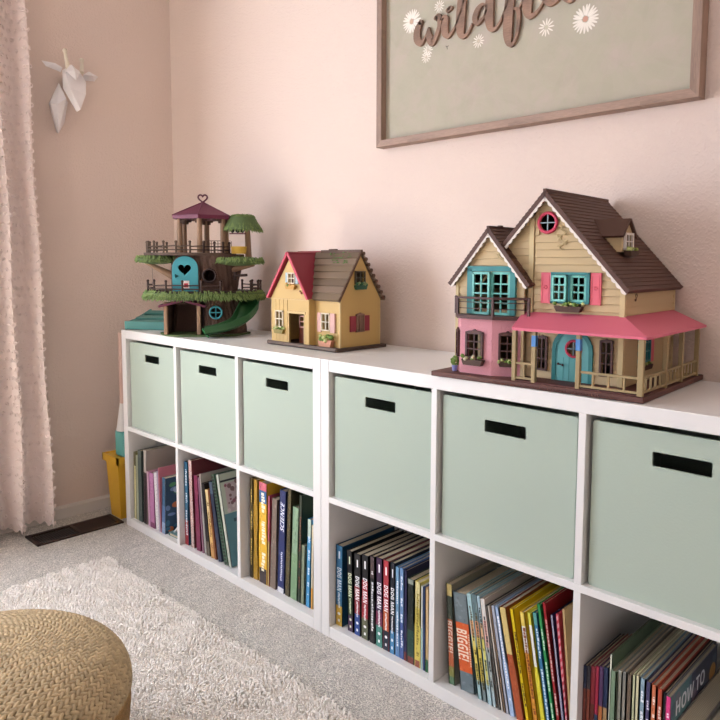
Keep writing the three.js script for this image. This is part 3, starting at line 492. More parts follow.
// ---------------------------------------------------------------- floor register
{
  const { x0, x1, z0, z1 } = VENT;
  const o = thing('floor_vent', 'dark brown metal floor register with louvres beside the shelf', 'floor vent', [0, 0, 0]);
  const vm = std('#3a2a23', 0.45, { metalness: 0.3 }), dm = std('#8d8f90', 0.45, { metalness: 0.6 });
  mesh('duct', [bb(x0 + 0.0105, x0 + 0.0115, -0.098, 0, z0 + 0.011, z1 - 0.011), bb(x1 - 0.0115, x1 - 0.0105, -0.098, 0, z0 + 0.011, z1 - 0.011), bb(x0 + 0.011, x1 - 0.011, -0.098, 0, z0 + 0.0105, z0 + 0.0115), bb(x0 + 0.011, x1 - 0.011, -0.098, 0, z1 - 0.0115, z1 - 0.0105), bb(x0 + 0.011, x1 - 0.011, -0.099, -0.098, z0 + 0.011, z1 - 0.011)], dm, o);
  mesh('frame', [bb(x0, x1, 0.001, 0.006, z0, z0 + 0.016), bb(x0, x1, 0.001, 0.006, z1 - 0.016, z1), bb(x0, x0 + 0.014, 0.001, 0.006, z0, z1), bb(x1 - 0.014, x1, 0.001, 0.006, z0, z1)], vm, o);
  mesh('centre_bar', bb(x0, x1, 0.001, 0.006, (z0 + z1) / 2 - 0.006, (z0 + z1) / 2 + 0.006), vm, o);
  const zm = (z0 + z1) / 2;
  for (const [a, b, tilt] of [[z0 + 0.018, zm - 0.008, 0.55], [zm + 0.008, z1 - 0.018, -0.55]]) for (let k = 0; k < 15; k++) {
    const z = a + (b - a) * (k + 0.5) / 15; mesh('louvre', box(x1 - x0 - 0.026, 0.0014, 0.0052, (x0 + x1) / 2, 0.004, z, tilt), vm, o);
  }
}
// ---------------------------------------------------------------- shaggy rug
{
  const x0 = 0.27, x1 = 2.35, z0 = 0.565, z1 = 2.1;
  const o = thing('area_rug', 'thick cream shag rug lying on the beige carpet', 'rug', [x0, 0, z0]);
  mesh('backing', rbox(x1 - x0, 0.012, z1 - z0, (x1 - x0) / 2, 0.006, (z1 - z0) / 2, 0.004), std('#d8cdc2', 0.95), o);
  const yarn = (() => {                             // one bent yarn end
    const c = new THREE.QuadraticBezierCurve3(V(0, 0, 0), V(0.0002, 0.0075, 0), V(0.0024, 0.0104, 0));
    const g = new THREE.TubeGeometry(c, 3, 0.0024, 5, false); const tip = new THREE.SphereGeometry(0.0027, 6, 4).translate(0.0024, 0.0104, 0);
    return mrg([g, tip]);
  })();
  const nA = noiseGrid(256, 22, 71), nB = noiseGrid(256, 60, 72);
  const at = (n, x, z) => n[((z * 128 | 0) & 255) * 256 + ((x * 128 | 0) & 255)];
  const list = [], cols = [], M = new THREE.Matrix4();
  const vis0 = 0, vis1 = 1.9;
  for (let x = -0.004; x < vis1; x += 0.0054) for (let z = -0.004; z < 1.45; z += 0.0054) {
    const px = x + rr(-0.003, 0.003), pz = z + rr(-0.003, 0.003);
    const a = at(nA, px + 2, pz + 2), b = at(nB, px + 2, pz + 2);
    const row = Math.sin((pz + 0.18 * px + 0.03 * a) * 2 * Math.PI / 0.05);
    const s = 0.74 + 0.2 * row * (0.4 + a) + b * 0.25;
    M.makeRotationFromEuler(new THREE.Euler(rr(-0.5, 0.5), a * 9 + rr(-0.7, 0.7), rr(-0.4, 0.4)));
    M.scale(V(s, s * (0.85 + 0.3 * b), s)); M.setPosition(px, 0.008, pz); list.push(M.clone());
    const k = 0.88 + 0.2 * rnd(); cols.push(new THREE.Color(0.93 * k, 0.875 * k, 0.815 * k));
  }
  const im = new THREE.InstancedMesh(yarn, std('#ffffff', 0.95), list.length); im.name = 'pile'; im.userData.kind = 'stuff'; im.castShadow = im.receiveShadow = true;
  list.forEach((m, i) => { im.setMatrixAt(i, m); im.setColorAt(i, cols[i]); }); o.add(im);
}
// ---------------------------------------------------------------- braided pouf
{
  const R = 0.258, HT = 0.262, o = thing('pouf', 'round braided jute pouf standing on the cream rug', 'pouf', [1.093, 0.0145, 1.185]);
  // profile: from the top centre outwards and down
  const prof = []; const N = 60;
  for (let i = 0; i <= N; i++) { const t = i / N * Math.PI / 2; const e = 0.62; prof.push(new THREE.Vector2(R * Math.pow(Math.sin(t), e), 0.175 + (HT - 0.175) * Math.pow(Math.cos(t), e + 0.2))); }
  const low = [[R, 0.175], [R + 0.002, 0.14], [R - 0.004, 0.08], [R - 0.022, 0.03], [R - 0.05, 0.004], [0, 0]].map(p => new THREE.Vector2(...p));
  const jute = (() => { const a = noiseGrid(256, 100, 81), b = noiseGrid(256, 16, 82); return tex(256, (x, y, i) => { const k = 0.82 + 0.22 * a[i] + 0.12 * b[i]; return [cl(196 * k), cl(164 * k), cl(118 * k)]; }, true); })();
  const side = new THREE.LatheGeometry(low.slice(), 72);
  mesh('woven_side', side, std('#e4d2b4', 0.95, { map: rep(jute, 14, 5), bumpMap: rep(weave, 30, 6), bumpScale: 0.003 }), o);
  mesh('inner_dome', new THREE.LatheGeometry(prof.map(p => new THREE.Vector2(Math.max(0, p.x - 0.006), p.y - 0.006)), 64), std('#7d6238', 0.95), o);
  mesh('edge_cord', new THREE.TorusGeometry(R + 0.001, 0.004, 6, 90).rotateX(Math.PI / 2).translate(0, 0.175, 0), std('#a58656', 0.9), o);
  // plaits: grains laid in a herring-bone along each coil
  let len = 0; const acc = [0]; for (let i = 1; i <= N; i++) { len += prof[i].distanceTo(prof[i - 1]); acc.push(len); }
  const grain = new THREE.SphereGeometry(1, 7, 5).scale(0.0098, 0.0046, 0.0046), list = [], cols = [];
  const rows = Math.round(len / 0.0148);
  for (let k = 0; k < rows; k++) {
    const s = (k + 0.5) / rows * len; let i = 1; while (acc[i] < s) i++; const f = (s - acc[i - 1]) / (acc[i] - acc[i - 1]);
    const r = prof[i - 1].x + (prof[i].x - prof[i - 1].x) * f, y = prof[i - 1].y + (prof[i].y - prof[i - 1].y) * f;
    const tn = prof[i].clone().sub(prof[i - 1]).normalize();          // downhill direction (radial, vertical)
    const n = Math.max(5, Math.round(2 * Math.PI * r / 0.0125));
    for (let q = 0; q < n; q++) for (const sd of [-1, 1]) {
      const a = (q + (sd > 0 ? 0.5 : 0)) / n * 2 * Math.PI + k * 0.37 + rr(-0.002, 0.002);
      const er = V(Math.cos(a), 0, Math.sin(a)), et = V(-Math.sin(a), 0, Math.cos(a));
      const down = er.clone().multiplyScalar(tn.x).add(V(0, tn.y, 0)), nrm = et.clone().cross(down).normalize(); if (nrm.y < 0 && y > 0.2 || nrm.dot(er) < -0.2) nrm.negate();
      const ang = sd * 0.62 + rr(-0.12, 0.12), ax = et.clone().multiplyScalar(Math.cos(ang)).addScaledVector(down, Math.sin(ang)).normalize();
      const by = nrm.clone().cross(ax).normalize();
      const m = new THREE.Matrix4().makeBasis(ax, nrm, by);
      const p = er.clone().multiplyScalar(r).add(V(0, y, 0)).addScaledVector(down, sd * 0.0033).addScaledVector(nrm, 0.0006);
      m.setPosition(p); list.push(m); const v = 0.8 + rnd() * 0.35; cols.push(new THREE.Color(0.47 * v, 0.355 * v, 0.205 * v));
    }
  }
  const im = new THREE.InstancedMesh(grain, std('#ffffff', 0.85), list.length); im.name = 'braided_cover'; im.userData.kind = 'stuff'; im.castShadow = im.receiveShadow = true;
  list.forEach((m, i) => { im.setMatrixAt(i, m); im.setColorAt(i, cols[i]); }); o.add(im);
}
// ---------------------------------------------------------------- things beside the shelf's left end
{
  const y = thing('bucket', 'yellow plastic bucket on the floor beside the left shelf end', 'bucket', [-0.105, 0, 0.285]);
  const ym = std('#d9a92e', 0.45);
  const wall = (w0, d0, w1, d1, h, th) => { // open tapered box
    const a = (w, d) => [[-w, -d], [w, -d], [w, d], [-w, d]]; const lo = a(w0, d0), hi = a(w1, d1), out = [];
    for (let i = 0; i < 4; i++) { const j = (i + 1) % 4; out.push(slab(V(lo[j][0], 0, lo[j][1]), V(lo[i][0], 0, lo[i][1]), V(hi[i][0], h, hi[i][1]), V(hi[j][0], h, hi[j][1]), th)); }
    return out;
  };
  mesh('body', [...wall(0.040, 0.070, 0.050, 0.082, 0.225, 0.004), bb(-0.039, 0.039, 0, 0.004, -0.069, 0.069)], ym, y);
  mesh('rim', [bb(-0.062, 0.062, 0.218, 0.246, 0.083, 0.091), bb(-0.062, 0.062, 0.218, 0.246, -0.091, -0.083), bb(-0.062, -0.054, 0.218, 0.246, -0.091, 0.091), bb(0.054, 0.062, 0.218, 0.246, -0.091, 0.091)], ym, y);
  mesh('lid', [bb(-0.0545, 0.0545, 0.236, 0.242, -0.0835, 0.0835), rbox(0.05, 0.014, 0.05, 0, 0.248, 0, 0.004)], ym, y);
  const t = thing('toy_steps', 'teal plastic toy steps overhanging the shelf top behind the treehouse', 'toy', [0.03, H + 0.0006, 0.232], 0.55);
  const tm = std('#4f938c', 0.45);
  const S = [[-0.075, 0.032], [-0.03, 0.042], [0.015, 0.052]];
  mesh('side_cheek', extrude([[0.09, 0], [0.09, 0.016], [-0.085, 0.062], [-0.085, 0.006]], 0.006, [], 0.001).rotateY(-Math.PI / 2).translate(0.083, 0, 0), tm, t);
  mesh('side_cheek', extrude([[0.09, 0], [0.09, 0.016], [-0.085, 0.062], [-0.085, 0.006]], 0.006, [], 0.001).rotateY(-Math.PI / 2).translate(-0.077, 0, 0), tm, t);
  mesh('front_board', rbox(0.17, 0.03, 0.008, 0, 0.015, 0.088, 0.002), tm, t);
  for (const [z, yy] of [[0.066, 0.027], [0.008, 0.039], [-0.056, 0.053]]) mesh('tread', box(0.156, 0.006, 0.038, 0, yy, z, 0.18), tm, t);
  mesh('back_board', rbox(0.17, 0.05, 0.006, 0, 0.03, -0.086, 0.002), tm, t);
  const b = thing('toy_broom', 'toy broom with peach handle and teal head beside the shelf', 'toy', [-0.075, 0.2424, 0.33]);
  mesh('handle', rod(V(0, 0.20, 0), V(0, 0.475, 0), 0.011, 12), std('#c2a296', 0.55), b);
  mesh('socket', [rod(V(0, 0.10, 0), V(0, 0.205, 0), 0.028, 8, 0.012)], std('#d9d6d4', 0.5), b);
  mesh('head', [rbox(0.07, 0.10, 0.04, 0, 0.05, 0, 0.008)], std('#5fa8a4', 0.5), b);
}
// ---------------------------------------------------------------- shared dollhouse bits
const plantGreen = std('#6d8a3c', 0.7), plantPale = std('#b9bf7c', 0.7), soilBrown = std('#4a3226', 0.7);
function pushGeo(g, m) { return g.applyMatrix4(m); }
// a window facing +z centred on x, sitting on y: an open grid of moulded bars over an opening in the wall
function makeWindow(parent, name, x, y, z, w, h, cols, rows, frameMat, { fw = 0.004, mw = 0.002, dp = 0.005, ry = 0, pane = null, crest = 0 } = {}) {
  const M = new THREE.Matrix4().makeRotationY(ry).setPosition(x, y, z), G = [];
  G.push(bb(-w / 2, w / 2, 0, fw, 0, dp), bb(-w / 2, w / 2, h - fw, h, 0, dp), bb(-w / 2, -w / 2 + fw, 0, h, 0, dp), bb(w / 2 - fw, w / 2, 0, h, 0, dp));
  const iw = (w - 2 * fw) / cols, ih = (h - 2 * fw) / rows;
  for (let i = 1; i < cols; i++) G.push(bb(-w / 2 + fw + i * iw - mw / 2, -w / 2 + fw + i * iw + mw / 2, fw, h - fw, 0.0006, dp - 0.001));
  for (let j = 1; j < rows; j++) G.push(bb(-w / 2 + fw, w / 2 - fw, fw + j * ih - mw / 2, fw + j * ih + mw / 2, 0.0006, dp - 0.001));
  if (crest) G.push(extrude([[-w / 2, h], [w / 2, h], [w * 0.3, h + crest * 0.4], [w * 0.12, h + crest * 0.5], [0, h + crest], [-w * 0.12, h + crest * 0.5], [-w * 0.3, h + crest * 0.4]], dp));
  const f = mesh(name, mrg(G).applyMatrix4(M), frameMat, parent);
  if (pane) for (let i = 0; i < cols; i++) for (let j = 0; j < rows; j++) mesh('pane', bb(-w / 2 + fw + i * iw, -w / 2 + fw + (i + 1) * iw, fw + j * ih, fw + (j + 1) * ih, 0.0002, 0.0012).applyMatrix4(M), pane, f);
  return f;
}
// trough with flowers, facing +z
function flowerBox(parent, x, y, z, w, h, d, { ry = 0, boxMat = soilBrown, leaf = plantGreen, bloom = plantPale } = {}) {
  const M = new THREE.Matrix4().makeRotationY(ry).setPosition(x, y, z);
  const prof = extrude([[-w / 2 * 0.8, 0], [w / 2 * 0.8, 0], [w / 2, h * 0.55], [-w / 2, h * 0.55]], d).applyMatrix4(M);
  const b = mesh('flower_box', prof, boxMat, parent), L = [], B = [];
  for (let k = 0; k < 16; k++) { const g = new THREE.IcosahedronGeometry(h * rr(0.14, 0.24), 0).translate(rr(-w / 2, w / 2), h * rr(0.5, 0.85), d * rr(0.1, 0.95)); (k % 2 ? L : B).push(g); }
  mesh('leaves', mrg(L).applyMatrix4(M), leaf, b); mesh('blossoms', mrg(B).applyMatrix4(M), bloom, b);
  return b;
}
// horizontal lapped boards on a wall facing +z: one mesh per board, edges given by functions of height
function siding(parent, z, y0, y1, bh, xl, xr, mat, M, cuts = []) {
  for (let y = y0; y < y1 - 0.001; y += bh) {
    const yt = Math.min(y1, y + bh);
    let runs = [[xl(y), xr(y), xr(yt), xl(yt)]];
    for (const [c0, c1, v0, v1] of cuts) if (yt > v0 + 0.001 && y < v1 - 0.001) runs = runs.flatMap(([a, b, c, d]) => (c0 >= b || c1 <= a) ? [[a, b, c, d]] : [[a, Math.min(b, c0), Math.min(c, c0), d], [Math.max(a, c1), b, c, Math.max(d, c1)]]);
    for (const [a, b, c, d] of runs) {
      if (b - a < 0.002) continue;
      const g = slab(V(a, y + 0.0008, z + 0.0030), V(b, y + 0.0008, z + 0.0030), V(Math.max(c, d + 0.0005), yt, z + 0.0006), V(d, yt, z + 0.0006), 0.003);
      if (M) g.applyMatrix4(M); mesh('siding_board', g, mat, parent);
    }
  }
}
const rectP = (x0, x1, y0, y1) => [[x0, y0], [x1, y0], [x1, y1], [x0, y1]];
const circP = (cx, cy, r, n = 20) => Array.from({ length: n }, (_, i) => [cx + r * Math.cos(i / n * Math.PI * 2), cy + r * Math.sin(i / n * Math.PI * 2)]);
// upright panel from a to b (x, z) with openings given along it, thickness inwards
function panel(a, b, y0, y1, th, holes) {
  const L = Math.hypot(b[0] - a[0], b[1] - a[1]), X = V((b[0] - a[0]) / L, 0, (b[1] - a[1]) / L), Yv = V(0, 1, 0), Z = X.clone().cross(Yv);
  const g = extrude(rectP(0, L, y0, y1), th, holes).translate(0, 0, -th);
  return g.applyMatrix4(new THREE.Matrix4().makeBasis(X, Yv, Z).setPosition(a[0], 0, a[1]));
}
// stepped shingle courses on a plane: ridge edge r0-r1, eave edge e0-e1
function courses(parent, name, r0, r1, e0, e1, n, th, mat) {
  const nrm = e1.clone().sub(e0).cross(r0.clone().sub(e0)).normalize();
  for (let i = 0; i < n; i++) {
    const t0 = i / n, t1 = (i + 1) / n, up = nrm.clone().multiplyScalar(th * 0.35), dn = nrm.clone().multiplyScalar(th);
    const A = e0.clone().lerp(r0, t0).add(dn), B = e1.clone().lerp(r1, t0).add(dn), C = e1.clone().lerp(r1, t1).add(up), D = e0.clone().lerp(r0, t1).add(up);
    mesh(name, slab(A, B, C, D, th * 0.98), mat, parent);
  }
}

// ---------------------------------------------------------------- large dollhouse
{
  const o = thing('dollhouse', 'large cream dollhouse with brown roof and pink porch awning', 'dollhouse', [1.925, H + 0.0004, 0.352], 0.05);
  const cream = std('#bfa87e', 0.55), trimCream = std('#c8b486', 0.55), roofM = std('#56382d', 0.62), brown = std('#5b352c', 0.6), white = std('#e8e0d6', 0.5), pink = std('#d66a80', 0.5), stucco = std('#e6a0aa', 0.8, { bumpMap: rep(peel, 18, 18), bumpScale: 0.0016 }), teal = std('#2a7e80', 0.45), mint = std('#68b8ad', 0.45), shutter = std('#d86474', 0.55), dkbrown = std('#4a2a26', 0.55), postM = std('#9c8860', 0.55), tealDoor = std('#63b0b2', 0.45), inside = std('#6a5844', 0.8), blue = std('#4d86c4', 0.6), ringRed = std('#c63a56', 0.5), greyMuntin = std('#8fa3a8', 0.5);
  const YB = 0.011, FZ = -0.063, YE = 0.194;
  // base with toothed lip
  mesh('base', [rbox(0.458, YB, 0.348, -0.227, YB / 2, -0.1725, 0.002)], brown, o);
  const teeth = []; for (let i = 0; i < 46; i++) teeth.push(bb(-0.300 + i * 0.0055, -0.2972 + i * 0.0055, 0.0008, 0.0050, -0.001, 0.0035));
  const th = mesh('toothed_edge', teeth, brown, o); th.userData.kind = 'stuff';
  mesh('porch_floor', bb(-0.262, -0.004, YB, YB + 0.002, FZ, -0.004), std('#5a2f2c', 0.6), o);
  // main body
  const AX = -0.221, AY = 0.380, EXR = -0.062, EXL = -0.38, slope = (AY - 0.200) / (EXR - AX);
  const gable = [[EXL, YB], [EXR, YB], [EXR, 0.199], [AX, 0.378], [EXL, 0.199]];
  mesh('front_wall', extrude(gable, 0.004, [circP(-0.2197, 0.3243, 0.0185), rectP(-0.204, -0.133, 0.169, 0.223), rectP(-0.234, -0.216, 0.033, 0.093), rectP(-0.1015, -0.0825, 0.035, 0.095), circP(-0.1575, 0.078, 0.0145), rectP(-0.374, -0.268, YB + 0.003, 0.135), [[-0.374, 0.146], [-0.266, 0.146], [-0.266, 0.235], [-0.34, 0.235], [-0.374, 0.2]]]).translate(0, 0, FZ - 0.006), cream, o);
  mesh('back_wall', extrude(gable, 0.004).translate(0, 0, -0.34), cream, o);
  mesh('side_wall', panel([EXR, FZ - 0.002], [EXR, -0.34], YB, 0.199, 0.004, [rectP(0.074, 0.126, 0.054, 0.106)]), cream, o);
  mesh('side_wall', bb(EXL, EXL + 0.004, YB, 0.199, -0.34, -0.286), cream, o);
  mesh('upper_floor', bb(EXL, EXR - 0.004, 0.139, 0.143, -0.336, FZ - 0.006), cream, o);
  const xrF = y => y < 0.2 ? EXR - 0.008 : AX + (0.379 - y) / slope, xlF = y => y < 0.29 ? -0.247 : Math.max(-0.247, AX - (0.379 - y) / slope);
  const holesF = [[-0.2392, -0.2002, 0.3053, 0.3433], [-0.205, -0.132, 0.168, 0.224], [-0.235, -0.215, 0.031, 0.094], [-0.103, -0.081, 0.033, 0.096], [-0.174, -0.141, 0.062, 0.094]];
  siding(o, FZ - 0.001, 0.152, 0.374, 0.0148, xlF, xrF, cream, null, holesF);
  siding(o, FZ - 0.001, YB + 0.003, 0.140, 0.0148, () => -0.262, () => EXR - 0.008, cream, null, holesF);
  siding(o, FZ - 0.001, 0.20, 0.330, 0.0148, y => Math.max(-0.31, AX - (0.379 - y) / slope), () => -0.259, cream);
  mesh('corner_board', bb(-0.259, -0.249, 0.14, 0.335, FZ - 0.001, FZ + 0.003), trimCream, o);
  mesh('corner_board', bb(EXR - 0.008, EXR + 0.0015, YB, 0.199, FZ - 0.006, FZ + 0.003), trimCream, o);
  mesh('corner_board', bb(EXR - 0.002, EXR + 0.0015, YB, 0.196, -0.342, -0.332), trimCream, o);
  const MS = new THREE.Matrix4().makeRotationY(Math.PI / 2).setPosition(EXR - 0.0005, 0, 0);
  siding(o, 0, YB + 0.003, 0.196, 0.0148, () => 0.069, () => 0.332, cream, MS, [[0.138, 0.192, 0.052, 0.108]]);
  mesh('swirl_trim', [new THREE.TorusGeometry(0.004, 0.0008, 5, 10).rotateY(Math.PI / 2).translate(EXR + 0.002, 0.183, -0.115), new THREE.TorusGeometry(0.003, 0.0008, 5, 10).rotateY(Math.PI / 2).translate(EXR + 0.002, 0.176, -0.112)], dkbrown, o);
  // main roof
  const RF = -0.046, RB = -0.349, RX = -0.048, RLX = 2 * AX - RX, RAY = 0.3855;
  const dk = (x, y, z) => V(x, y, z);
  mesh('roof_deck', [slab(dk(RX, YE, RF), dk(RX, YE, RB), dk(AX, RAY, RB), dk(AX, RAY, RF), 0.007)], roofM, o);
  const LX = -0.322, LY = RAY - (AX - LX) * (RAY - YE) / (RX - AX), LZ = -0.075;
  mesh('roof_deck', [slab(dk(LX, LY, RB), dk(LX, LY, RF), dk(AX, RAY, RF), dk(AX, RAY, RB), 0.007), slab(dk(RLX, YE, RB), dk(RLX, YE, LZ), dk(LX, LY, LZ), dk(LX, LY, RB), 0.007)], roofM, o);
  courses(o, 'shingle_course', dk(AX, RAY, RF), dk(AX, RAY, RB), dk(RX, YE, RF), dk(RX, YE, RB), 26, 0.0022, roofM);
  courses(o, 'shingle_course', dk(AX, RAY, RB), dk(AX, RAY, RF), dk(LX, LY, RB), dk(LX, LY, RF), 15, 0.0022, roofM);
  courses(o, 'shingle_course', dk(LX, LY, RB), dk(LX, LY, LZ), dk(RLX, YE, RB), dk(RLX, YE, LZ), 11, 0.0022, roofM);
  mesh('ridge_cap', bar(V(AX, RAY + 0.001, RF), V(AX, RAY + 0.001, RB), 0.007), roofM, o);
  // scalloped white barge boards
  function barge(ax, ay, ex, ey, z, n, w) {
    const dx = ex - ax, dy = ey - ay, L = Math.hypot(dx, dy), ux = dx / L, uy = dy / L, s = Math.sign(dx), nx = uy * s, ny = -ux * s; // inward (down)
    const top = [], bot = [];
    for (let i = 0; i <= n * 4; i++) { const t = i / (n * 4) * L, k = i % 4; top.push([ax + ux * t, ay + uy * t]); const d = w * (0.62 + 0.38 * Math.abs(Math.sin(i / 4 * Math.PI))); bot.push([ax + ux * t + nx * d, ay + uy * t + ny * d]); }
    return extrude(top.concat(bot.reverse()), 0.003).translate(0, 0, z);
  }
  mesh('barge_board', barge(AX, RAY - 0.008, RX - 0.004, YE - 0.004, RF - 0.004, 18, 0.0078), white, o);
  mesh('barge_board', barge(AX, RAY - 0.008, LX, LY - 0.008, RF - 0.004, 11, 0.0078), white, o);
  // round attic window
  const rw = mesh('round_window', [new THREE.TorusGeometry(0.019, 0.0035, 8, 28).translate(-0.2197, 0.3243, FZ + 0.003), ], ringRed, o);
  mesh('window_cross', [bb(-0.2207, -0.2187, 0.307, 0.342, FZ + 0.001, FZ + 0.004), bb(-0.237, -0.2025, 0.3233, 0.3253, FZ + 0.001, FZ + 0.004)], greyMuntin, rw);
  // climbing vines
  function vine(x, y, z, n, dx, dy) { const G = []; let px = x, py = y; for (let i = 0; i < n; i++) { const qx = x + dx * Math.sin(i * 1.7) + rr(-0.002, 0.002), qy = y - dy * (i + 1); G.push(rod(V(px, py, z), V(qx, qy, z), 0.0008, 4)); G.push(new THREE.TorusGeometry(rr(0.0018, 0.0032), 0.0007, 4, 7).translate(qx + rr(-0.003, 0.003), qy, z)); G.push(new THREE.IcosahedronGeometry(0.0016, 0).translate(qx + rr(-0.004, 0.004), qy + 0.002, z)); px = qx; py = qy; } return G; }
  mesh('vine', vine(-0.188, 0.330, FZ + 0.003, 12, 0.008, 0.0048), trimCream, o);
  // first floor window with open sash and shutters
  const fx = -0.168, fy = 0.166;
  mesh('window_frame', [bb(fx - 0.040, fx + 0.040, fy, fy + 0.004, FZ, FZ + 0.008), bb(fx - 0.040, fx + 0.040, fy + 0.056, fy + 0.061, FZ, FZ + 0.008), bb(fx - 0.040, fx - 0.035, fy, fy + 0.06, FZ, FZ + 0.008), bb(fx + 0.034, fx + 0.040, fy, fy + 0.06, FZ, FZ + 0.008), bb(fx - 0.004, fx + 0.002, fy, fy + 0.06, FZ, FZ + 0.006)], teal, o);
  makeWindow(o, 'sash', fx - 0.019, fy + 0.004, FZ + 0.009, 0.032, 0.051, 2, 3, mint, { fw: 0.0042, mw: 0.0028, ry: -0.12 });
  makeWindow(o, 'sash', fx + 0.018, fy + 0.004, FZ + 0.003, 0.032, 0.051, 2, 3, mint, { fw: 0.0042, mw: 0.0028 });
  for (const s of [-1, 1]) { const sx = fx + s * 0.0515; const sh = mesh('shutter', bb(sx - 0.0105, sx + 0.0105, fy - 0.001, fy + 0.060, FZ, FZ + 0.005), shutter, o); mesh('panel_groove', [bb(sx - 0.0075, sx - 0.0065, fy + 0.004, fy + 0.056, FZ + 0.005, FZ + 0.0058), bb(sx + 0.0065, sx + 0.0075, fy + 0.004, fy + 0.056, FZ + 0.005, FZ + 0.0058), new THREE.TorusGeometry(0.0032, 0.0009, 4, 8).translate(sx, fy + 0.031, FZ + 0.0056)], shutter, sh); }
  flowerBox(o, fx, fy - 0.016, FZ + 0.002, 0.058, 0.020, 0.013);
  // front door
  const dx = -0.1605, arch = (w, h, n = 12) => { const p = [[-w / 2, 0], [w / 2, 0]]; for (let i = 0; i <= n; i++) { const a = i / n * Math.PI; p.push([w / 2 * Math.cos(a), h - w / 2 + w / 2 * Math.sin(a)]); } return p; };
  mesh('door_frame', extrude(arch(0.084, 0.104), 0.005, [arch(0.068, 0.096).reverse()]).translate(dx, YB + 0.002, FZ), teal, o);
  const dr = mesh('door', extrude(arch(0.068, 0.096), 0.003, [circP(0.003, 0.078 - YB - 0.002, 0.0148)]).translate(dx, YB + 0.002, FZ), tealDoor, o);
  mesh('door_window', [new THREE.TorusGeometry(0.0155, 0.0028, 8, 24).translate(dx + 0.003, 0.078, FZ + 0.004)], ringRed, dr);
  mesh('window_cross', [bb(dx + 0.002, dx + 0.004, 0.063, 0.093, FZ + 0.003, FZ + 0.0055), bb(dx - 0.012, dx + 0.018, 0.077, 0.079, FZ + 0.003, FZ + 0.0055)], greyMuntin, dr);
  mesh('door_handle', [ball(0.0025, 0.0025, 0.0025, dx - 0.028, 0.046, FZ + 0.005, 8), bar(V(dx - 0.028, 0.046, FZ + 0.006), V(dx - 0.016, 0.044, FZ + 0.006), 0.0018), ball(0.002, 0.0024, 0.002, dx - 0.018, 0.0445, FZ + 0.006, 8)], dkbrown, dr);
  mesh('plank_line', [-0.018, -0.006, 0.02].map(q => bb(dx + q - 0.0004, dx + q + 0.0004, YB + 0.004, 0.06, FZ + 0.003, FZ + 0.0034)), teal, dr);
  makeWindow(o, 'side_window', -0.225, 0.029, FZ + 0.001, 0.024, 0.068, 2, 3, dkbrown, { fw: 0.004, mw: 0.0022, crest: 0.004 });
  makeWindow(o, 'side_window', -0.092, 0.031, FZ + 0.001, 0.026, 0.068, 2, 3, dkbrown, { fw: 0.004, mw: 0.0022, crest: 0.004 });
  // right side window under awning
  makeWindow(o, 'side_window', EXR + 0.001, 0.050, -0.165, 0.060, 0.060, 4, 3, teal, { fw: 0.004, mw: 0.002, ry: Math.PI / 2 });
  flowerBox(o, EXR + 0.001, 0.036, -0.165, 0.062, 0.016, 0.010, { ry: Math.PI / 2 });
  mesh('shutter', bb(EXR, EXR + 0.004, 0.048, 0.112, -0.217, -0.199), shutter, o);
  // pink porch awning
  const AH = 0.146, AL = 0.1165, AFZ = 0.004, ARX = 0.006, ABZ = -0.338;
  mesh('awning', [slab(V(-0.258, AL + 0.002, AFZ), V(ARX, AL, AFZ), V(EXR, AH, FZ), V(-0.270, AH, FZ), 0.004), slab(V(ARX, AL, AFZ), V(ARX, AL, ABZ), V(EXR, AH, ABZ), V(EXR, AH, FZ), 0.004), slab(V(-0.270, AH - 0.02, FZ), V(-0.258, AL + 0.002, AFZ), V(-0.270, AH, FZ), V(-0.2702, AH - 0.001, FZ), 0.002), bb(-0.257, ARX, AL - 0.004, AL + 0.001, AFZ - 0.003, AFZ), bb(ARX - 0.003, ARX, AL - 0.004, AL + 0.001, ABZ, AFZ)], pink, o);
  // porch posts and railings
  const PH = AL - 0.003;
  const posts = [[-0.2576, -0.008], [-0.2145, -0.008], [-0.1225, -0.006], [-0.0065, -0.0055], [-0.0055, -0.127], [-0.0055, -0.217], [-0.0055, -0.318]];
  posts.forEach(([x, z], i) => { const p = mesh('porch_post', rbox(i === 3 ? 0.0105 : 0.0085, PH - YB, 0.0085, x, (PH + YB) / 2, z, 0.001), postM, o); if (i === 1 || i === 2) mesh('tape', rbox(0.0096, 0.022, 0.0096, x, PH - 0.020, z, 0.0008), blue, p); });
  function railing(a, b, n, h = 0.030, y0 = 0.006) {
    const A = V(a[0], 0, a[1]), B = V(b[0], 0, b[1]), at = (t, y) => A.clone().lerp(B, t).setY(YB + y);
    const r = mesh('railing', [bar(at(0, h), at(1, h), 0.0042), bar(at(0, y0), at(1, y0), 0.0042)], postM, o);
    for (let i = 1; i <= n; i++) mesh('baluster', bar(at(i / (n + 1), y0), at(i / (n + 1), h), 0.0036), postM, r);
  }
  railing(posts[0], posts[1], 1, 0.036, 0.007); railing(posts[2], posts[3], 3, 0.032, 0.006); railing(posts[3], posts[4], 4, 0.032, 0.006); railing(posts[4], posts[5], 4, 0.032, 0.006); railing(posts[5], posts[6], 4, 0.032, 0.006);
  // dormer
  const dmx = -0.103, dmy = 0.279, dz = -0.172;
  const nz = 0.029;
  mesh('dormer', [extrude([[-nz, 0], [nz, 0], [nz, 0.034], [0, 0.062], [-nz, 0.034]], 0.003, [rectP(-0.018, 0.018, 0.007, 0.036)]).rotateY(Math.PI / 2).translate(dmx - 0.003, dmy - 0.012, dz), bb(dmx - 0.085, dmx - 0.003, dmy - 0.012, dmy + 0.022, dz + nz - 0.003, dz + nz), bb(dmx - 0.085, dmx - 0.003, dmy - 0.012, dmy + 0.022, dz - nz, dz - nz + 0.003)], cream, o);
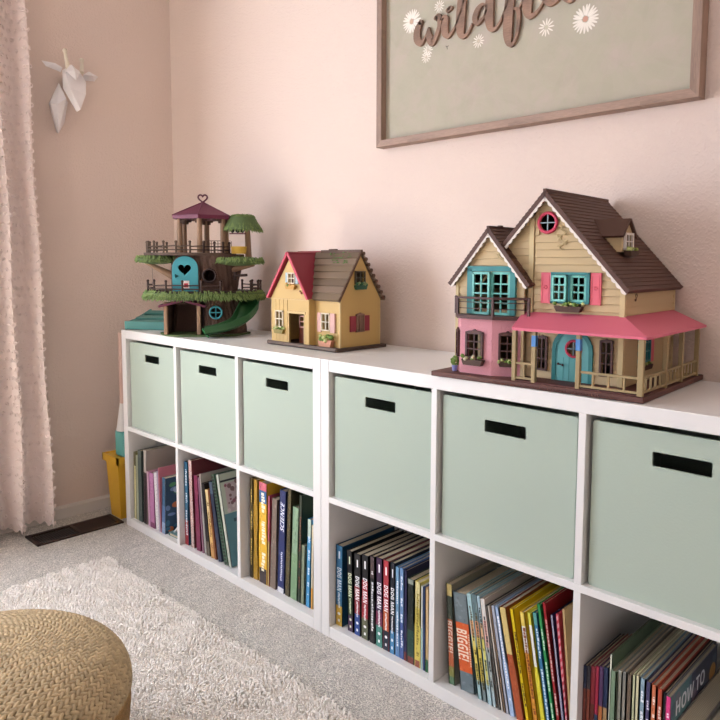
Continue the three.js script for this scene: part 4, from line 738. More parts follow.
  mesh('dormer_roof', [slab(V(dmx + 0.006, dmy + 0.016, dz + nz + 0.006), V(dmx + 0.006, dmy + 0.051, dz), V(dmx - 0.09, dmy + 0.051, dz), V(dmx - 0.055, dmy + 0.016, dz + nz + 0.006), -0.005), slab(V(dmx + 0.006, dmy + 0.051, dz), V(dmx + 0.006, dmy + 0.016, dz - nz - 0.006), V(dmx - 0.055, dmy + 0.016, dz - nz - 0.006), V(dmx - 0.09, dmy + 0.051, dz), -0.005)], roofM, o);
  makeWindow(o, 'dormer_window', dmx + 0.0005, dmy - 0.008, dz, 0.042, 0.034, 2, 2, white, { fw: 0.004, mw: 0.0022, ry: Math.PI / 2 });
  flowerBox(o, dmx + 0.002, dmy - 0.020, dz, 0.046, 0.019, 0.014, { ry: Math.PI / 2, leaf: std('#9fae5c', 0.7), bloom: std('#c9cf86', 0.7) });
  // left wing
  const WZ = -0.050, WX0 = -0.426, WX1 = -0.262, WA = -0.3435, WAY = 0.308, WE = 0.205;
  const wgab = [[WX0, YB], [WX1, YB], [WX1, 0.212], [WA, WAY], [WX0, 0.212]];
  mesh('wing_front_wall', extrude(wgab, 0.004, [rectP(-0.381, -0.293, 0.137, 0.224), rectP(-0.418, -0.268, YB + 0.004, 0.124)]).translate(0, 0, WZ - 0.004), cream, o);
  mesh('wing_back_wall', extrude(wgab, 0.004).translate(0, 0, WZ - 0.24), cream, o);
  mesh('wing_side_wall', bb(WX0, WX0 + 0.004, YB, 0.212, WZ - 0.236, WZ - 0.004), cream, o);
  mesh('wing_floor', bb(WX0 + 0.004, EXL, 0.128, 0.133, WZ - 0.236, WZ - 0.004), cream, o);
  const wsl = (WAY - 0.212) / (WX1 - WA);
  siding(o, WZ - 0.001, 0.135, 0.300, 0.0148, y => y < 0.212 ? WX0 : WA - (WAY - y) / wsl, y => y < 0.212 ? WX1 : WA + (WAY - y) / wsl, cream, null, [[-0.3825, -0.2915, 0.13, 0.2265]]);
  mesh('corner_board', bb(WX0 - 0.0012, WX0 + 0.006, YB, 0.205, WZ - 0.003, WZ + 0.003), trimCream, o);
  const WF = -0.038, WB = -0.29, WR = -0.246, WL = -0.441, WRY = 0.3175;
  mesh('wing_roof_deck', slab(V(WR, 0.200, WF), V(WR, 0.200, WB), V(WA, WRY, WB), V(WA, WRY, WF), 0.007), roofM, o);
  mesh('wing_roof_deck', slab(V(WL, 0.200, WB), V(WL, 0.200, WF), V(WA, WRY, WF), V(WA, WRY, WB), 0.007), roofM, o);
  courses(o, 'shingle_course', V(WA, WRY, WF), V(WA, WRY, WB), V(WR, 0.200, WF), V(WR, 0.200, WB), 16, 0.0022, roofM);
  courses(o, 'shingle_course', V(WA, WRY, WB), V(WA, WRY, WF), V(WL, 0.200, WB), V(WL, 0.200, WF), 16, 0.0022, roofM);
  mesh('ridge_cap', [bar(V(WA, WRY + 0.001, WF), V(WA, WRY + 0.001, WB), 0.006), rbox(0.008, 0.005, 0.012, WA, WRY + 0.004, WF - 0.05, 0.001)], roofM, o);
  mesh('barge_board', barge(WA, WRY - 0.008, WR - 0.004, 0.196, WF - 0.004, 11, 0.0075), white, o);
  mesh('barge_board', barge(WA, WRY - 0.008, WL + 0.004, 0.196, WF - 0.004, 11, 0.0075), white, o);
  mesh('vine', vine(-0.318, 0.282, WZ + 0.003, 6, 0.005, 0.005), trimCream, o);
  // french doors and balcony
  const bx = -0.337, by = 0.137;
  mesh('door_surround', [bb(bx - 0.058, bx + 0.058, by + 0.090, by + 0.101, WZ, WZ + 0.008), bb(bx - 0.058, bx - 0.046, by, by + 0.098, WZ, WZ + 0.008), bb(bx + 0.046, bx + 0.058, by, by + 0.098, WZ, WZ + 0.008)], teal, o);
  makeWindow(o, 'french_door', bx - 0.022, by, WZ + 0.006, 0.045, 0.089, 2, 4, mint, { fw: 0.005, mw: 0.003, ry: -0.08 });
  makeWindow(o, 'french_door', bx + 0.023, by, WZ + 0.002, 0.045, 0.089, 2, 4, mint, { fw: 0.005, mw: 0.003 });
  const bal = [[-0.426, -0.046], [-0.402, -0.0165], [-0.316, -0.0165], [-0.246, -0.046], [-0.246, -0.05], [-0.426, -0.05]];
  mesh('balcony_slab', extrude(bal.map(([x, z]) => [x, -z]), 0.008).rotateX(-Math.PI / 2).translate(0, 0.128, 0), dkbrown, o);
  const bp_ = bal.slice(0, 4).map(([x, z]) => V(x, 0, z + (z > -0.03 ? -0.002 : 0)));
  const brl = []; for (let i = 0; i < 3; i++) { for (const y of [0.172, 0.163]) brl.push(bar(bp_[i].clone().setY(y), bp_[i + 1].clone().setY(y), y > 0.165 ? 0.0045 : 0.0015)); brl.push(bar(bp_[i].clone().setY(0.15), bp_[i + 1].clone().setY(0.15), 0.0015)); }
  mesh('balcony_railing', brl, dkbrown, o);
  for (const [x, z] of [[-0.424, -0.045], [-0.412, -0.031], [-0.402, -0.0185], [-0.316, -0.0185], [-0.248, -0.044]]) mesh('balcony_post', bb(x - 0.0024, x + 0.0024, 0.136, 0.173, z - 0.0024, z + 0.0024), dkbrown, o);
  // pink stucco bay
  const bay = [[-0.424, -0.052], [-0.398, -0.0255], [-0.3215, -0.0255], [-0.2625, -0.053], [-0.2625, -0.06], [-0.424, -0.06]];
  const bayTop = YB + 0.117;
  mesh('bay', [panel(bay[0], bay[1], YB, bayTop, 0.003, [rectP(0.0085, 0.0275, 0.048, 0.096)]), panel(bay[1], bay[2], YB, bayTop, 0.003, [rectP(0.019, 0.053, 0.048, 0.096)]), panel(bay[2], bay[3], YB, bayTop, 0.003, [rectP(0.0185, 0.0465, 0.048, 0.096)])], stucco, o);
  makeWindow(o, 'bay_window', -0.362, 0.044, -0.0255, 0.043, 0.056, 2, 3, dkbrown, { fw: 0.0045, mw: 0.0026, crest: 0.006 });
  flowerBox(o, -0.362, 0.030, -0.0255, 0.052, 0.022, 0.013, { bloom: std('#d8d0b0', 0.7) });
  const ra = Math.atan2(0.0275, 0.059);
  makeWindow(o, 'bay_window', -0.292, 0.044, -0.039, 0.036, 0.056, 2, 3, dkbrown, { fw: 0.0045, mw: 0.0026, crest: 0.006, ry: ra });
  flowerBox(o, -0.292, 0.032, -0.039, 0.036, 0.017, 0.010, { ry: ra });
  makeWindow(o, 'bay_window', -0.411, 0.044, -0.0385, 0.024, 0.056, 2, 3, dkbrown, { fw: 0.004, mw: 0.002, crest: 0.006, ry: -0.79 });
  // miniature pot on the base
  const pl = thing('toy_flower_pot', 'miniature blue flower pot on the large dollhouse base', 'toy', [1.925 - 0.4185, H + 0.0116, 0.352 - 0.012], 0.05);
  mesh('pot', [new THREE.CylinderGeometry(0.0068, 0.005, 0.012, 12).translate(0, 0.006, 0)], std('#8c8fc8', 0.4), pl);
  const lf = []; for (let k = 0; k < 18; k++) lf.push(new THREE.IcosahedronGeometry(rr(0.003, 0.0045), 0).translate(rr(-0.006, 0.006), 0.014 + rr(0, 0.017), rr(-0.006, 0.006)));
  mesh('plant', lf, plantGreen, pl);
}

// ---------------------------------------------------------------- small dollhouse
{
  const o = thing('dollhouse', 'small yellow dollhouse with half red and half brown roof', 'dollhouse', [1.045, H + 0.0004, 0.27], 0);
  const yel = std('#c3a364', 0.6), trim = std('#c8ac74', 0.6), red = std('#8a2233', 0.55), redL = std('#bc3a50', 0.55), plank = std('#7c6a58', 0.7), brown = std('#5a4030', 0.65), base = std('#4b3a30', 0.7), maroon = std('#8e2e3c', 0.6), cream = std('#e9dcc0', 0.6), blueS = std('#9fb6bc', 0.6), rose = std('#cfa49a', 0.6);
  const YB = 0.0095;
  mesh('base', rbox(0.305, YB, 0.196, -0.153, YB / 2, -0.1115, 0.002), base, o);
  mesh('front_step_log', rod(V(-0.306, 0.0062, -0.012), V(-0.004, 0.0062, -0.012), 0.006, 12), std('#6a5a50', 0.7), o);
  // main body, ridge along x
  const mx0 = -0.285, mx1 = -0.014, zf = -0.036, zb = -0.195, zr = -0.1135, wy = 0.142, ry = 0.268;
  const end = [[-zf, YB], [-zb, YB], [-zb, wy], [-zr, ry], [-zf, wy]];
  mesh('gable_wall', extrude(end, 0.004, [rectP(0.0935, 0.1265, 0.189, 0.219)]).rotateY(Math.PI / 2).translate(mx1 - 0.004, 0, 0), yel, o);
  mesh('gable_wall', extrude(end, 0.004).rotateY(Math.PI / 2).translate(mx0, 0, 0), yel, o);
  mesh('back_wall', bb(mx0 + 0.004, mx1 - 0.004, YB, wy, zb, zb + 0.004), yel, o);
  mesh('front_wall', extrude(rectP(-0.124, mx1 - 0.004, YB, wy), 0.004, [rectP(-0.085, -0.055, 0.057, 0.101)]).translate(0, 0, zf - 0.004), yel, o);
  // front gable, ridge along z, with door opening
  const gx0 = -0.292, gx1 = -0.118, gf = -0.014, gxa = (gx0 + gx1) / 2, gwy = 0.142, gay = 0.258, dl = -0.208, drr = -0.141, dh = 0.098;
  mesh('front_gable', extrude([[gx0, YB], [dl, YB], [dl, dh], [drr, dh], [drr, YB], [gx1, YB], [gx1, gwy], [gxa, gay], [gx0, gwy]], 0.004, [rectP(gxa - 0.001, gxa + 0.025, 0.187, 0.213), rectP(-0.265, -0.235, 0.057, 0.101)]).translate(0, 0, gf - 0.004), yel, o);
  mesh('gable_return', [bb(gx1 - 0.004, gx1, YB, gwy, zf - 0.004, gf - 0.004), bb(gx0, gx0 + 0.004, YB, gwy, zf - 0.004, gf - 0.004)], yel, o);
  mesh('door_trim', [bb(dl - 0.004, dl, YB, dh + 0.004, gf, gf + 0.002), bb(drr, drr + 0.004, YB, dh + 0.004, gf, gf + 0.002), bb(dl - 0.008, drr + 0.008, dh, dh + 0.007, gf, gf + 0.003)], trim, o);
  makeWindow(o, 'inner_door', (dl + drr) / 2 + 0.004, YB + 0.045, gf - 0.034, 0.056, 0.036, 2, 2, rose, { fw: 0.004, mw: 0.003 });
  mesh('inner_door_panel', bb(dl + 0.008, drr - 0.004, YB, YB + 0.045, gf - 0.035, gf - 0.031), std('#6a3020', 0.6), o);
  // wall boards
  for (let k = 0; k < 4; k++) {
    const x = gx0 + 0.006 + k * 0.018;
    for (const [v0, v1] of k === 1 || k === 2 ? [[YB, 0.056], [0.102, 0.137]] : [[YB, 0.137]]) mesh('wall_board', bb(x, x + 0.0168, v0, v1, gf, gf + 0.0012), yel, o);
  }
  mesh('wall_board', bb(drr + 0.0045, gx1 - 0.001, YB, 0.137, gf, gf + 0.0012), yel, o);
  mesh('string_course', bb(gx0, gx1, 0.137, 0.140, gf, gf + 0.002), trim, o);
  mesh('corner_trim', bb(mx1 - 0.004, mx1 + 0.0012, YB, wy, zf - 0.004, zf + 0.0012), trim, o);
  mesh('corner_trim', bb(mx1 - 0.002, mx1 + 0.0012, YB, wy, zb - 0.0005, zb + 0.005), trim, o);
  // roofs
  const rf = gf + 0.008, gY = 0.1435, gA = 0.277, gl = gx0 - 0.008, gr = gx1 + 0.002;
  mesh('red_roof', [slab(V(gr, gY, rf), V(gr, gY, zr), V(gxa, gA, zr), V(gxa, gA, rf), 0.006), slab(V(gl, gY, zr), V(gl, gY, rf), V(gxa, gA, rf), V(gxa, gA, zr), 0.006)], red, o);
  mesh('red_roof', [slab(V(gx0, wy - 0.002, zb - 0.008), V(gx0, gA, zr), V(gr, gA, zr), V(gr, wy - 0.002, zb - 0.008), -0.006)], red, o);
  mesh('roof_edge', [bar(V(gl, gY - 0.002, rf + 0.001), V(gxa, gA - 0.003, rf + 0.001), 0.007, 0.004), bar(V(gr, gY - 0.002, rf + 0.001), V(gxa, gA - 0.003, rf + 0.001), 0.007, 0.004)], redL, o);
  const e0 = V(gr, 0.140, zf + 0.010), e1 = V(mx1 + 0.006, 0.140, zf + 0.010), r0 = V(gxa + 0.004, 0.2755, zr), r1 = V(mx1 + 0.006, 0.276, zr);
  mesh('roof_deck', slab(e0, e1, r1, r0, 0.004), plank, o);
  const n = 7; const pn = e1.clone().sub(e0).cross(r0.clone().sub(e0)).normalize();
  for (let i = 0; i < n; i++) {
    const t0 = i / n, t1 = Math.min(1, (i + 1.12) / n), q = std(['#76644f', '#7f6c5a', '#6c5a48', '#7a6854'][i % 4], 0.6);
    const A = e0.clone().lerp(r0, t0).addScaledVector(pn, 0.006), B = e1.clone().lerp(r1, t0).addScaledVector(pn, 0.006), C = e1.clone().lerp(r1, t1).addScaledVector(pn, 0.0015), D = e0.clone().lerp(r0, t1).addScaledVector(pn, 0.0015);
    mesh('roof_plank', slab(A, B, C, D, 0.0042), q, o);
  }
  const b0 = V(gr, 0.137, zb - 0.012), b1 = V(mx1 + 0.006, 0.137, zb - 0.012), s0 = V(gr, 0.276, zr), s1 = r1;
  for (let i = 0; i < n; i++) { const t0 = i / n, t1 = (i + 1) / n, nn = V(0, 0.5, -0.86); const A = b0.clone().lerp(s0, t0).addScaledVector(nn, 0.005), B = b1.clone().lerp(s1, t0).addScaledVector(nn, 0.005), C = b1.clone().lerp(s1, t1).addScaledVector(nn, 0.001), D = b0.clone().lerp(s0, t1).addScaledVector(nn, 0.001); mesh('roof_plank', slab(B, A, D, C, 0.005), plank, o); }
  mesh('ridge_cap', [bar(V(gxa + 0.03, 0.278, zr), V(mx1 + 0.006, 0.278, zr), 0.008), rbox(0.03, 0.004, 0.01, gr - 0.01, 0.283, zr, 0.001)], brown, o);
  const edge = [bar(V(mx1 + 0.006, 0.138, zf + 0.011), V(mx1 + 0.006, 0.279, zr), 0.005, 0.006)];
  mesh('gable_edge', edge, brown, o);
  const sc = []; for (let i = 0; i < 9; i++) { const t = (i + 0.5) / 9; sc.push(rod(V(mx1 + 0.002, 0.138 + (0.279 - 0.138) * t, zb - 0.012 + (zr - zb + 0.012) * t), V(mx1 + 0.010, 0.138 + (0.279 - 0.138) * t, zb - 0.012 + (zr - zb + 0.012) * t), 0.0055, 10)); }
  mesh('scalloped_edge', sc, brown, o);
  const ivy = []; for (let k = 0; k < 34; k++) { const t = rr(0.74, 0.97), u = rr(0.35, 0.85); const p = e0.clone().lerp(e1, u).lerp(r0.clone().lerp(r1, u), t).addScaledVector(pn, 0.006); ivy.push(new THREE.IcosahedronGeometry(rr(0.002, 0.0035), 0).scale(1.4, 0.5, 1).translate(p.x, p.y, p.z)); }
  mesh('ivy', ivy, std('#56783a', 0.7), o);
  // windows
  makeWindow(o, 'attic_window', gxa + 0.012, 0.184, gf + 0.001, 0.032, 0.032, 2, 2, cream, { fw: 0.0028, mw: 0.0024 });
  for (const s of [-1, 1]) mesh('shutter', bb(gxa + 0.012 + s * 0.022 - 0.006, gxa + 0.012 + s * 0.022 + 0.006, 0.184, 0.216, gf, gf + 0.003), blueS, o);
  flowerBox(o, gxa + 0.012, 0.168, gf + 0.001, 0.044, 0.020, 0.010, { boxMat: std('#b98a3a', 0.6), bloom: std('#d8a65c', 0.7) });
  makeWindow(o, 'front_window', -0.250, 0.054, gf + 0.001, 0.036, 0.050, 2, 2, cream, { fw: 0.003, mw: 0.0026 });
  flowerBox(o, -0.248, 0.036, gf + 0.001, 0.046, 0.022, 0.010, { boxMat: std('#8a7a3a', 0.6) });
  mesh('vine_sprig', [ball(0.0045, 0.0035, 0.002, -0.150, 0.158, gf + 0.002, 8), ball(0.003, 0.003, 0.002, -0.156, 0.163, gf + 0.002, 8)], std('#7a3a2a', 0.7), o);
  makeWindow(o, 'front_window', -0.070, 0.054, zf + 0.001, 0.036, 0.050, 2, 2, cream, { fw: 0.003, mw: 0.0026 });
  mesh('shutter', bb(-0.050, -0.032, 0.050, 0.104, zf, zf + 0.005), rose, o); mesh('shutter', bb(-0.104, -0.090, 0.050, 0.104, zf, zf + 0.005), rose, o);
  flowerBox(o, -0.062, 0.0098, zf + 0.002, 0.056, 0.036, 0.014, { boxMat: std('#c98a6a', 0.6) });
  makeWindow(o, 'gable_window', mx1 + 0.001, 0.186, -0.110, 0.040, 0.036, 2, 2, std('#5a5242', 0.6), { fw: 0.003, mw: 0.0022, ry: Math.PI / 2 });
  flowerBox(o, mx1 + 0.001, 0.170, -0.110, 0.046, 0.022, 0.010, { ry: Math.PI / 2, boxMat: std('#2f5a44', 0.6), leaf: std('#3f6a48', 0.7), bloom: std('#8a9a6a', 0.7) });
  makeWindow(o, 'side_window', mx1 + 0.001, 0.050, -0.110, 0.032, 0.050, 2, 1, std('#8a6a58', 0.6), { fw: 0.003, mw: 0.003, ry: Math.PI / 2, pane: std('#7a5a4c', 0.6), crest: 0.005 });
  for (const s of [-1, 1]) mesh('shutter', bb(mx1, mx1 + 0.004, 0.052, 0.096, -0.110 + s * 0.027 - 0.011, -0.110 + s * 0.027 + 0.011), maroon, o);
}

// ---------------------------------------------------------------- toy treehouse
{
  const o = thing('toy_treehouse', 'brown tree trunk toy house with green leaves, slide and maroon gazebo roof', 'toy', [0.345, H + 0.0004, 0.255], 0.85);
  const bark = std('#5f483d', 0.8, { bumpMap: rep(weave, 3, 1), bumpScale: 0.002 }), tan = std('#97795f', 0.7), darkB = std('#33211c', 0.7), leafM = std('#52663a', 0.75), leafL = std('#6f8448', 0.75), maroon = std('#662440', 0.5), tealD = std('#3f97a3', 0.5), black = std('#1c1a1c', 0.8), slideM = std('#27592f', 0.4), slideRim = std('#3c8048', 0.4), yellow = std('#d8b040', 0.5), fence = std('#3f2c26', 0.7);
  const X = u => (u - 196.5) / 296, Y = v => (334.3 - v) / 296;
  const fringe = (rx, rz, y0, y1, cx, cz, n, len) => { const G = []; for (let k = 0; k < n; k++) { const a = rnd() * Math.PI * 2, t = rnd(); const y = y0 + (y1 - y0) * t, s = 1 - 0.08 * Math.abs(t - 0.5); G.push(new THREE.ConeGeometry(0.0032, len, 4).rotateX(Math.PI * 0.78).rotateY(Math.PI / 2 - a).translate(cx + rx * s * Math.cos(a), y, cz + rz * s * Math.sin(a))); } return G; };
  const tuftTop = (rx, ry_, rz, cx, cy, cz, n, len) => { const G = []; for (let k = 0; k < n; k++) { const a = rnd() * Math.PI * 2, b = Math.acos(rr(-0.5, 1)); const d = V(Math.sin(b) * Math.cos(a), Math.cos(b), Math.sin(b) * Math.sin(a)); const g = new THREE.ConeGeometry(0.0036, len, 4); g.applyQuaternion(new THREE.Quaternion().setFromUnitVectors(V(0, 1, 0), V(d.x, d.y - 0.6, d.z).normalize())); G.push(g.translate(cx + d.x * rx, cy + d.y * ry_, cz + d.z * rz)); } return G; };
  function barkRelief(g, amp, n) { const p = g.attributes.position, nn = g.attributes.normal; for (let i = 0; i < p.count; i++) { const a = Math.atan2(p.getX(i), p.getZ(i)), y = p.getY(i); const d = amp * (Math.sin(a * n + Math.sin(y * 60) * 1.5) + 0.6 * Math.sin(a * n * 2.3 + y * 90)); p.setXYZ(i, p.getX(i) + nn.getX(i) * d, y, p.getZ(i) + nn.getZ(i) * d); } g.computeVertexNormals(); return g; }
  function opened(g, list) { // leave out the faces inside round openings on the camera-facing side
    g = norm(g); const p = g.attributes.position, keep = [];
    for (let i = 0; i < p.count; i += 3) { const x = (p.getX(i) + p.getX(i + 1) + p.getX(i + 2)) / 3, y = (p.getY(i) + p.getY(i + 1) + p.getY(i + 2)) / 3, z = (p.getZ(i) + p.getZ(i + 1) + p.getZ(i + 2)) / 3; if (z > 0 && list.some(([cx, cy, r]) => Math.hypot(x - cx, y - cy) < r)) continue; keep.push(i, i + 1, i + 2); }
    const q = new THREE.BufferGeometry(); for (const k of ['position', 'normal', 'uv']) { const a = g.attributes[k], s = a.itemSize, o2 = new Float32Array(keep.length * s); keep.forEach((v, n) => { for (let c = 0; c < s; c++) o2[n * s + c] = a.array[v * s + c]; }); q.setAttribute(k, new THREE.BufferAttribute(o2, s)); }
    return q;
  }
  // ground plate
  const pl = []; for (let i = 0; i < 40; i++) { const a = i / 40 * Math.PI * 2, w = 1 + 0.05 * Math.sin(a * 5); pl.push([X(203) + 0.150 * w * Math.cos(a), 0.098 * w * Math.sin(a)]); }
  mesh('ground_plate', extrude(pl, 0.005).rotateX(-Math.PI / 2), leafM, o);
  // lower trunk with doorway
  const dl = X(170), dr_ = X(198), dt = Y(303);
  mesh('lower_trunk', opened(barkRelief(new THREE.CylinderGeometry(0.090, 0.100, 0.12, 110, 44, true, -0.2, 2.6).scale(1.1, 1, 0.75), 0.0015, 16).translate(X(212), 0.066, -0.012), [[X(217), Y(311), 0.021]]), bark, o);
  mesh('trunk_back', new THREE.CylinderGeometry(0.092, 0.102, 0.12, 28, 1, true, 1.4, 3.6).scale(1.15, 1, 0.75).translate(X(205), 0.066, -0.014), bark, o);
  mesh('doorway', [bb(dl - 0.004, dr_ + 0.004, 0.006, dt, -0.040, -0.036), bb(dl - 0.004, dl, 0.006, dt, -0.04, 0.058), bb(dr_, dr_ + 0.004, 0.006, dt, -0.04, 0.062), bb(dl - 0.004, dr_ + 0.004, dt, dt + 0.003, -0.04, 0.058)], bark, o);
  for (const u of [168.5, 200.5]) mesh('door_post', rbox(0.013, Y(301) - 0.004, 0.014, X(u), (Y(301) + 0.006) / 2, 0.066, 0.003), tan, o);
  mesh('door_awning', [slab(V(X(162), Y(304), 0.082), V(X(186), Y(298), 0.082), V(X(186), Y(297), 0.03), V(X(162), Y(303), 0.03), 0.007), slab(V(X(186), Y(298), 0.082), V(X(208), Y(304), 0.082), V(X(208), Y(303), 0.03), V(X(186), Y(297), 0.03), 0.007)], maroon, o);
  mesh('ladder', [bar(V(X(204), 0.02, 0.05), V(X(204), 0.10, 0.05), 0.004), ...[0.03, 0.05, 0.07].map(y => bar(V(X(199), y, 0.055), V(X(206), y, 0.055), 0.0035))], darkB, o);
  const rwz = 0.068, pw = mesh('porthole', [new THREE.TorusGeometry(0.020, 0.003, 8, 24).translate(X(217), Y(311), rwz), bar(V(X(211.5), Y(311), rwz), V(X(222.5), Y(311), rwz), 0.003), bar(V(X(217), Y(316.5), rwz), V(X(217), Y(305.5), rwz), 0.003)], tealD, o);
  mesh('porthole_rim', new THREE.CylinderGeometry(0.0225, 0.0235, 0.022, 24, 1, true).rotateX(Math.PI / 2).translate(X(217), Y(311), rwz - 0.010), bark, o);
  // slide
  {
    const c = new THREE.CatmullRomCurve3([V(X(247), Y(299), 0.01), V(X(249), Y(309), 0.05), V(X(243), Y(320), 0.088), V(X(228), Y(327), 0.112), V(X(209), Y(330.5), 0.122)]);
    const n = 30, P = c.getPoints(n), prof = [[-1, 0.040], [-0.95, 0.012], [-0.6, 0], [0.6, 0], [0.95, 0.012], [1, 0.040], [1.1, 0.040], [1.05, 0.006], [0.6, -0.006], [-0.6, -0.006], [-1.05, 0.006], [-1.1, 0.040]];
    const pos = [], idx = [], m = prof.length;
    for (let i = 0; i <= n; i++) {
      const tg = P[Math.min(n, i + 1)].clone().sub(P[Math.max(0, i - 1)]).normalize(), sd = V(0, 1, 0).cross(tg).normalize(), up = tg.clone().cross(sd).normalize();
      for (const [a, b] of prof) { const k = (1 - 0.25 * i / n); const p = P[i].clone().addScaledVector(sd, a * 0.030).addScaledVector(up, b * k * 0.75); pos.push(p.x, Math.max(0.007, p.y), p.z); }
    }
    for (let i = 0; i < n; i++) for (let j = 0; j < m; j++) { const a = i * m + j, b = i * m + (j + 1) % m; idx.push(a, b, a + m, b, b + m, a + m); }
    const g = new THREE.BufferGeometry(); g.setAttribute('position', new THREE.Float32BufferAttribute(pos, 3)); g.setIndex(idx); g.computeVertexNormals();
    mesh('slide', toCreasedNormals(g, 0.7), slideM, o);
    mesh('slide_lip', [bar(V(X(205), Y(327), 0.090), V(X(213), Y(332.5), 0.148), 0.006)], slideRim, o);
  }
  // grass ring platform
  mesh('platform', new THREE.CylinderGeometry(0.205, 0.195, 0.022, 48).scale(1, 1, 0.62).translate(X(203), Y(295), -0.005), leafM, o);
  const gr = mesh('grass_fringe', fringe(0.206, 0.130, Y(299), Y(291), X(203), -0.005, 900, 0.016), leafL, o); gr.userData.kind = 'stuff';
  mesh('platform_deck', new THREE.CylinderGeometry(0.19, 0.19, 0.004, 40).scale(1, 1, 0.6).translate(X(203), Y(290.5), -0.005), darkB, o);
  function fenceRing(rx, rz, cx, cz, y, h, a0, a1, n, mat) {
    const pts = []; for (let i = 0; i <= n; i++) { const a = a0 + (a1 - a0) * i / n; pts.push(V(cx + rx * Math.cos(a), y, cz + rz * Math.sin(a))); }
    pts.forEach(p => mesh('fence_post', [rod(p, p.clone().setY(y + h * rr(0.95, 1.2)), 0.0036, 6), ball(0.0048, 0.0045, 0.0048, p.x, y + h * 1.1, p.z, 6)], mat, o));
    for (let i = 0; i < n; i++) mesh('fence_rail', [rod(pts[i].clone().setY(y + h * 0.72), pts[i + 1].clone().setY(y + h * 0.66), 0.0022, 5), rod(pts[i].clone().setY(y + h * 0.32), pts[i + 1].clone().setY(y + h * 0.36), 0.0022, 5)], mat, o);
  }
  fenceRing(0.19, 0.115, X(203), -0.005, Y(291), 0.033, 1.2, 3.5, 7, fence);
  fenceRing(0.19, 0.115, X(203), -0.005, Y(291), 0.033, -0.9, 0.55, 5, fence);
  // middle trunk, leaning outward to the deck
  mesh('middle_trunk', opened(barkRelief(new THREE.CylinderGeometry(0.125, 0.098, 0.128, 200, 40).scale(1, 1, 0.66), 0.0016, 16).translate(X(206), Y(272.5), -0.005), [[X(188.5), Y(269), 0.028], [X(212), Y(274.5), 0.021]]), bark, o);
  mesh('branch', [rod(V(X(175), Y(276), 0.02), V(X(148), Y(262), 0.03), 0.014, 8, 0.006), rod(V(X(225), Y(270), 0.03), V(X(254), Y(263), 0.03), 0.014, 8, 0.008)], tan, o);
  mesh('perch', [rod(V(X(234), Y(275), 0.06), V(X(248), Y(274), 0.06), 0.005, 6), rod(V(X(236), Y(279), 0.06), V(X(236), Y(271), 0.06), 0.005, 6)], darkB, o);
  // arched teal door with heart opening
  const dz = 0.082, archP = (w, h, n = 12) => { const p = [[-w / 2, 0], [w / 2, 0]]; for (let i = 0; i <= n; i++) { const a = i / n * Math.PI; p.push([w / 2 * Math.cos(a), h - w / 2 + w / 2 * Math.sin(a)]); } return p; };
  mesh('door_housing', extrude(archP(0.092, 0.122), 0.075, [archP(0.076, 0.114)]).translate(X(189), Y(290), dz - 0.077), bark, o);
  const heart = (s) => { const p = []; for (let i = 0; i < 28; i++) { const t = i / 28 * Math.PI * 2; p.push([s * Math.pow(Math.sin(t), 3) * 16, s * (13 * Math.cos(t) - 5 * Math.cos(2 * t) - 2 * Math.cos(3 * t) - Math.cos(4 * t))]); } return p.reverse(); };
  const door = mesh('arched_door', extrude(archP(0.082, 0.116), 0.004, [heart(0.00135).map(([x, y]) => [x - 0.0015, y + Y(268.5) - Y(290)])], 0.0008).translate(X(189), Y(290), dz), tealD, o);
  mesh('door_knob', [new THREE.ConeGeometry(0.007, 0.012, 6).rotateZ(-Math.PI / 2).translate(X(181.5), Y(275), dz + 0.007)], std('#1f5c60', 0.5), door);
  const st = mesh('sticker', bb(X(189) - 0.011, X(189) + 0.013, Y(287), Y(279.5), dz + 0.005, dz + 0.0056), std('#e6dcd6', 0.5), door);
  mesh('sticker_print', [bb(X(189) - 0.004, X(189) + 0.009, Y(286), Y(282), dz + 0.0056, dz + 0.006), bb(X(189) - 0.009, X(189) - 0.002, Y(285.5), Y(284), dz + 0.0056, dz + 0.006)], std('#c23a48', 0.5), st);
  const rwin = mesh('round_window', new THREE.TorusGeometry(0.021, 0.003, 8, 24).translate(X(212), Y(274.5), 0.083), darkB, o);
  mesh('window_tube', new THREE.CylinderGeometry(0.021, 0.021, 0.024, 24, 1, true).rotateX(Math.PI / 2).translate(X(212), Y(274.5), 0.072), darkB, rwin);
  // upper deck
  const dk = []; for (let i = 0; i < 30; i++) { const a = i / 30 * Math.PI * 2; dk.push([X(190) + 0.150 * Math.cos(a) * (1 + 0.03 * Math.sin(a * 6)), 0.100 * Math.sin(a)]); }
  mesh('upper_deck', extrude(dk, 0.009).rotateX(-Math.PI / 2).translate(0, Y(255), 0), std('#5a463a', 0.75), o);
  fenceRing(0.143, 0.094, X(190), 0, Y(253), 0.034, 1.15, 4.0, 9, std('#57473a', 0.75)); fenceRing(0.143, 0.094, X(190), 0, Y(253), 0.032, 0.35, 1.15, 3, fence);
  // lattice
  const lat = []; for (let i = 0; i <= 7; i++) lat.push(bb(X(205) + i * 0.0115 - 0.001, X(205) + i * 0.0115 + 0.001, Y(252), Y(240), -0.052, -0.049)); for (let j = 0; j <= 4; j++) lat.push(bb(X(205), X(228), Y(252) + j * 0.0105 - 0.001, Y(252) + j * 0.0105 + 0.001, -0.050, -0.047));
  mesh('lattice', lat, std('#6a5648', 0.7), o);
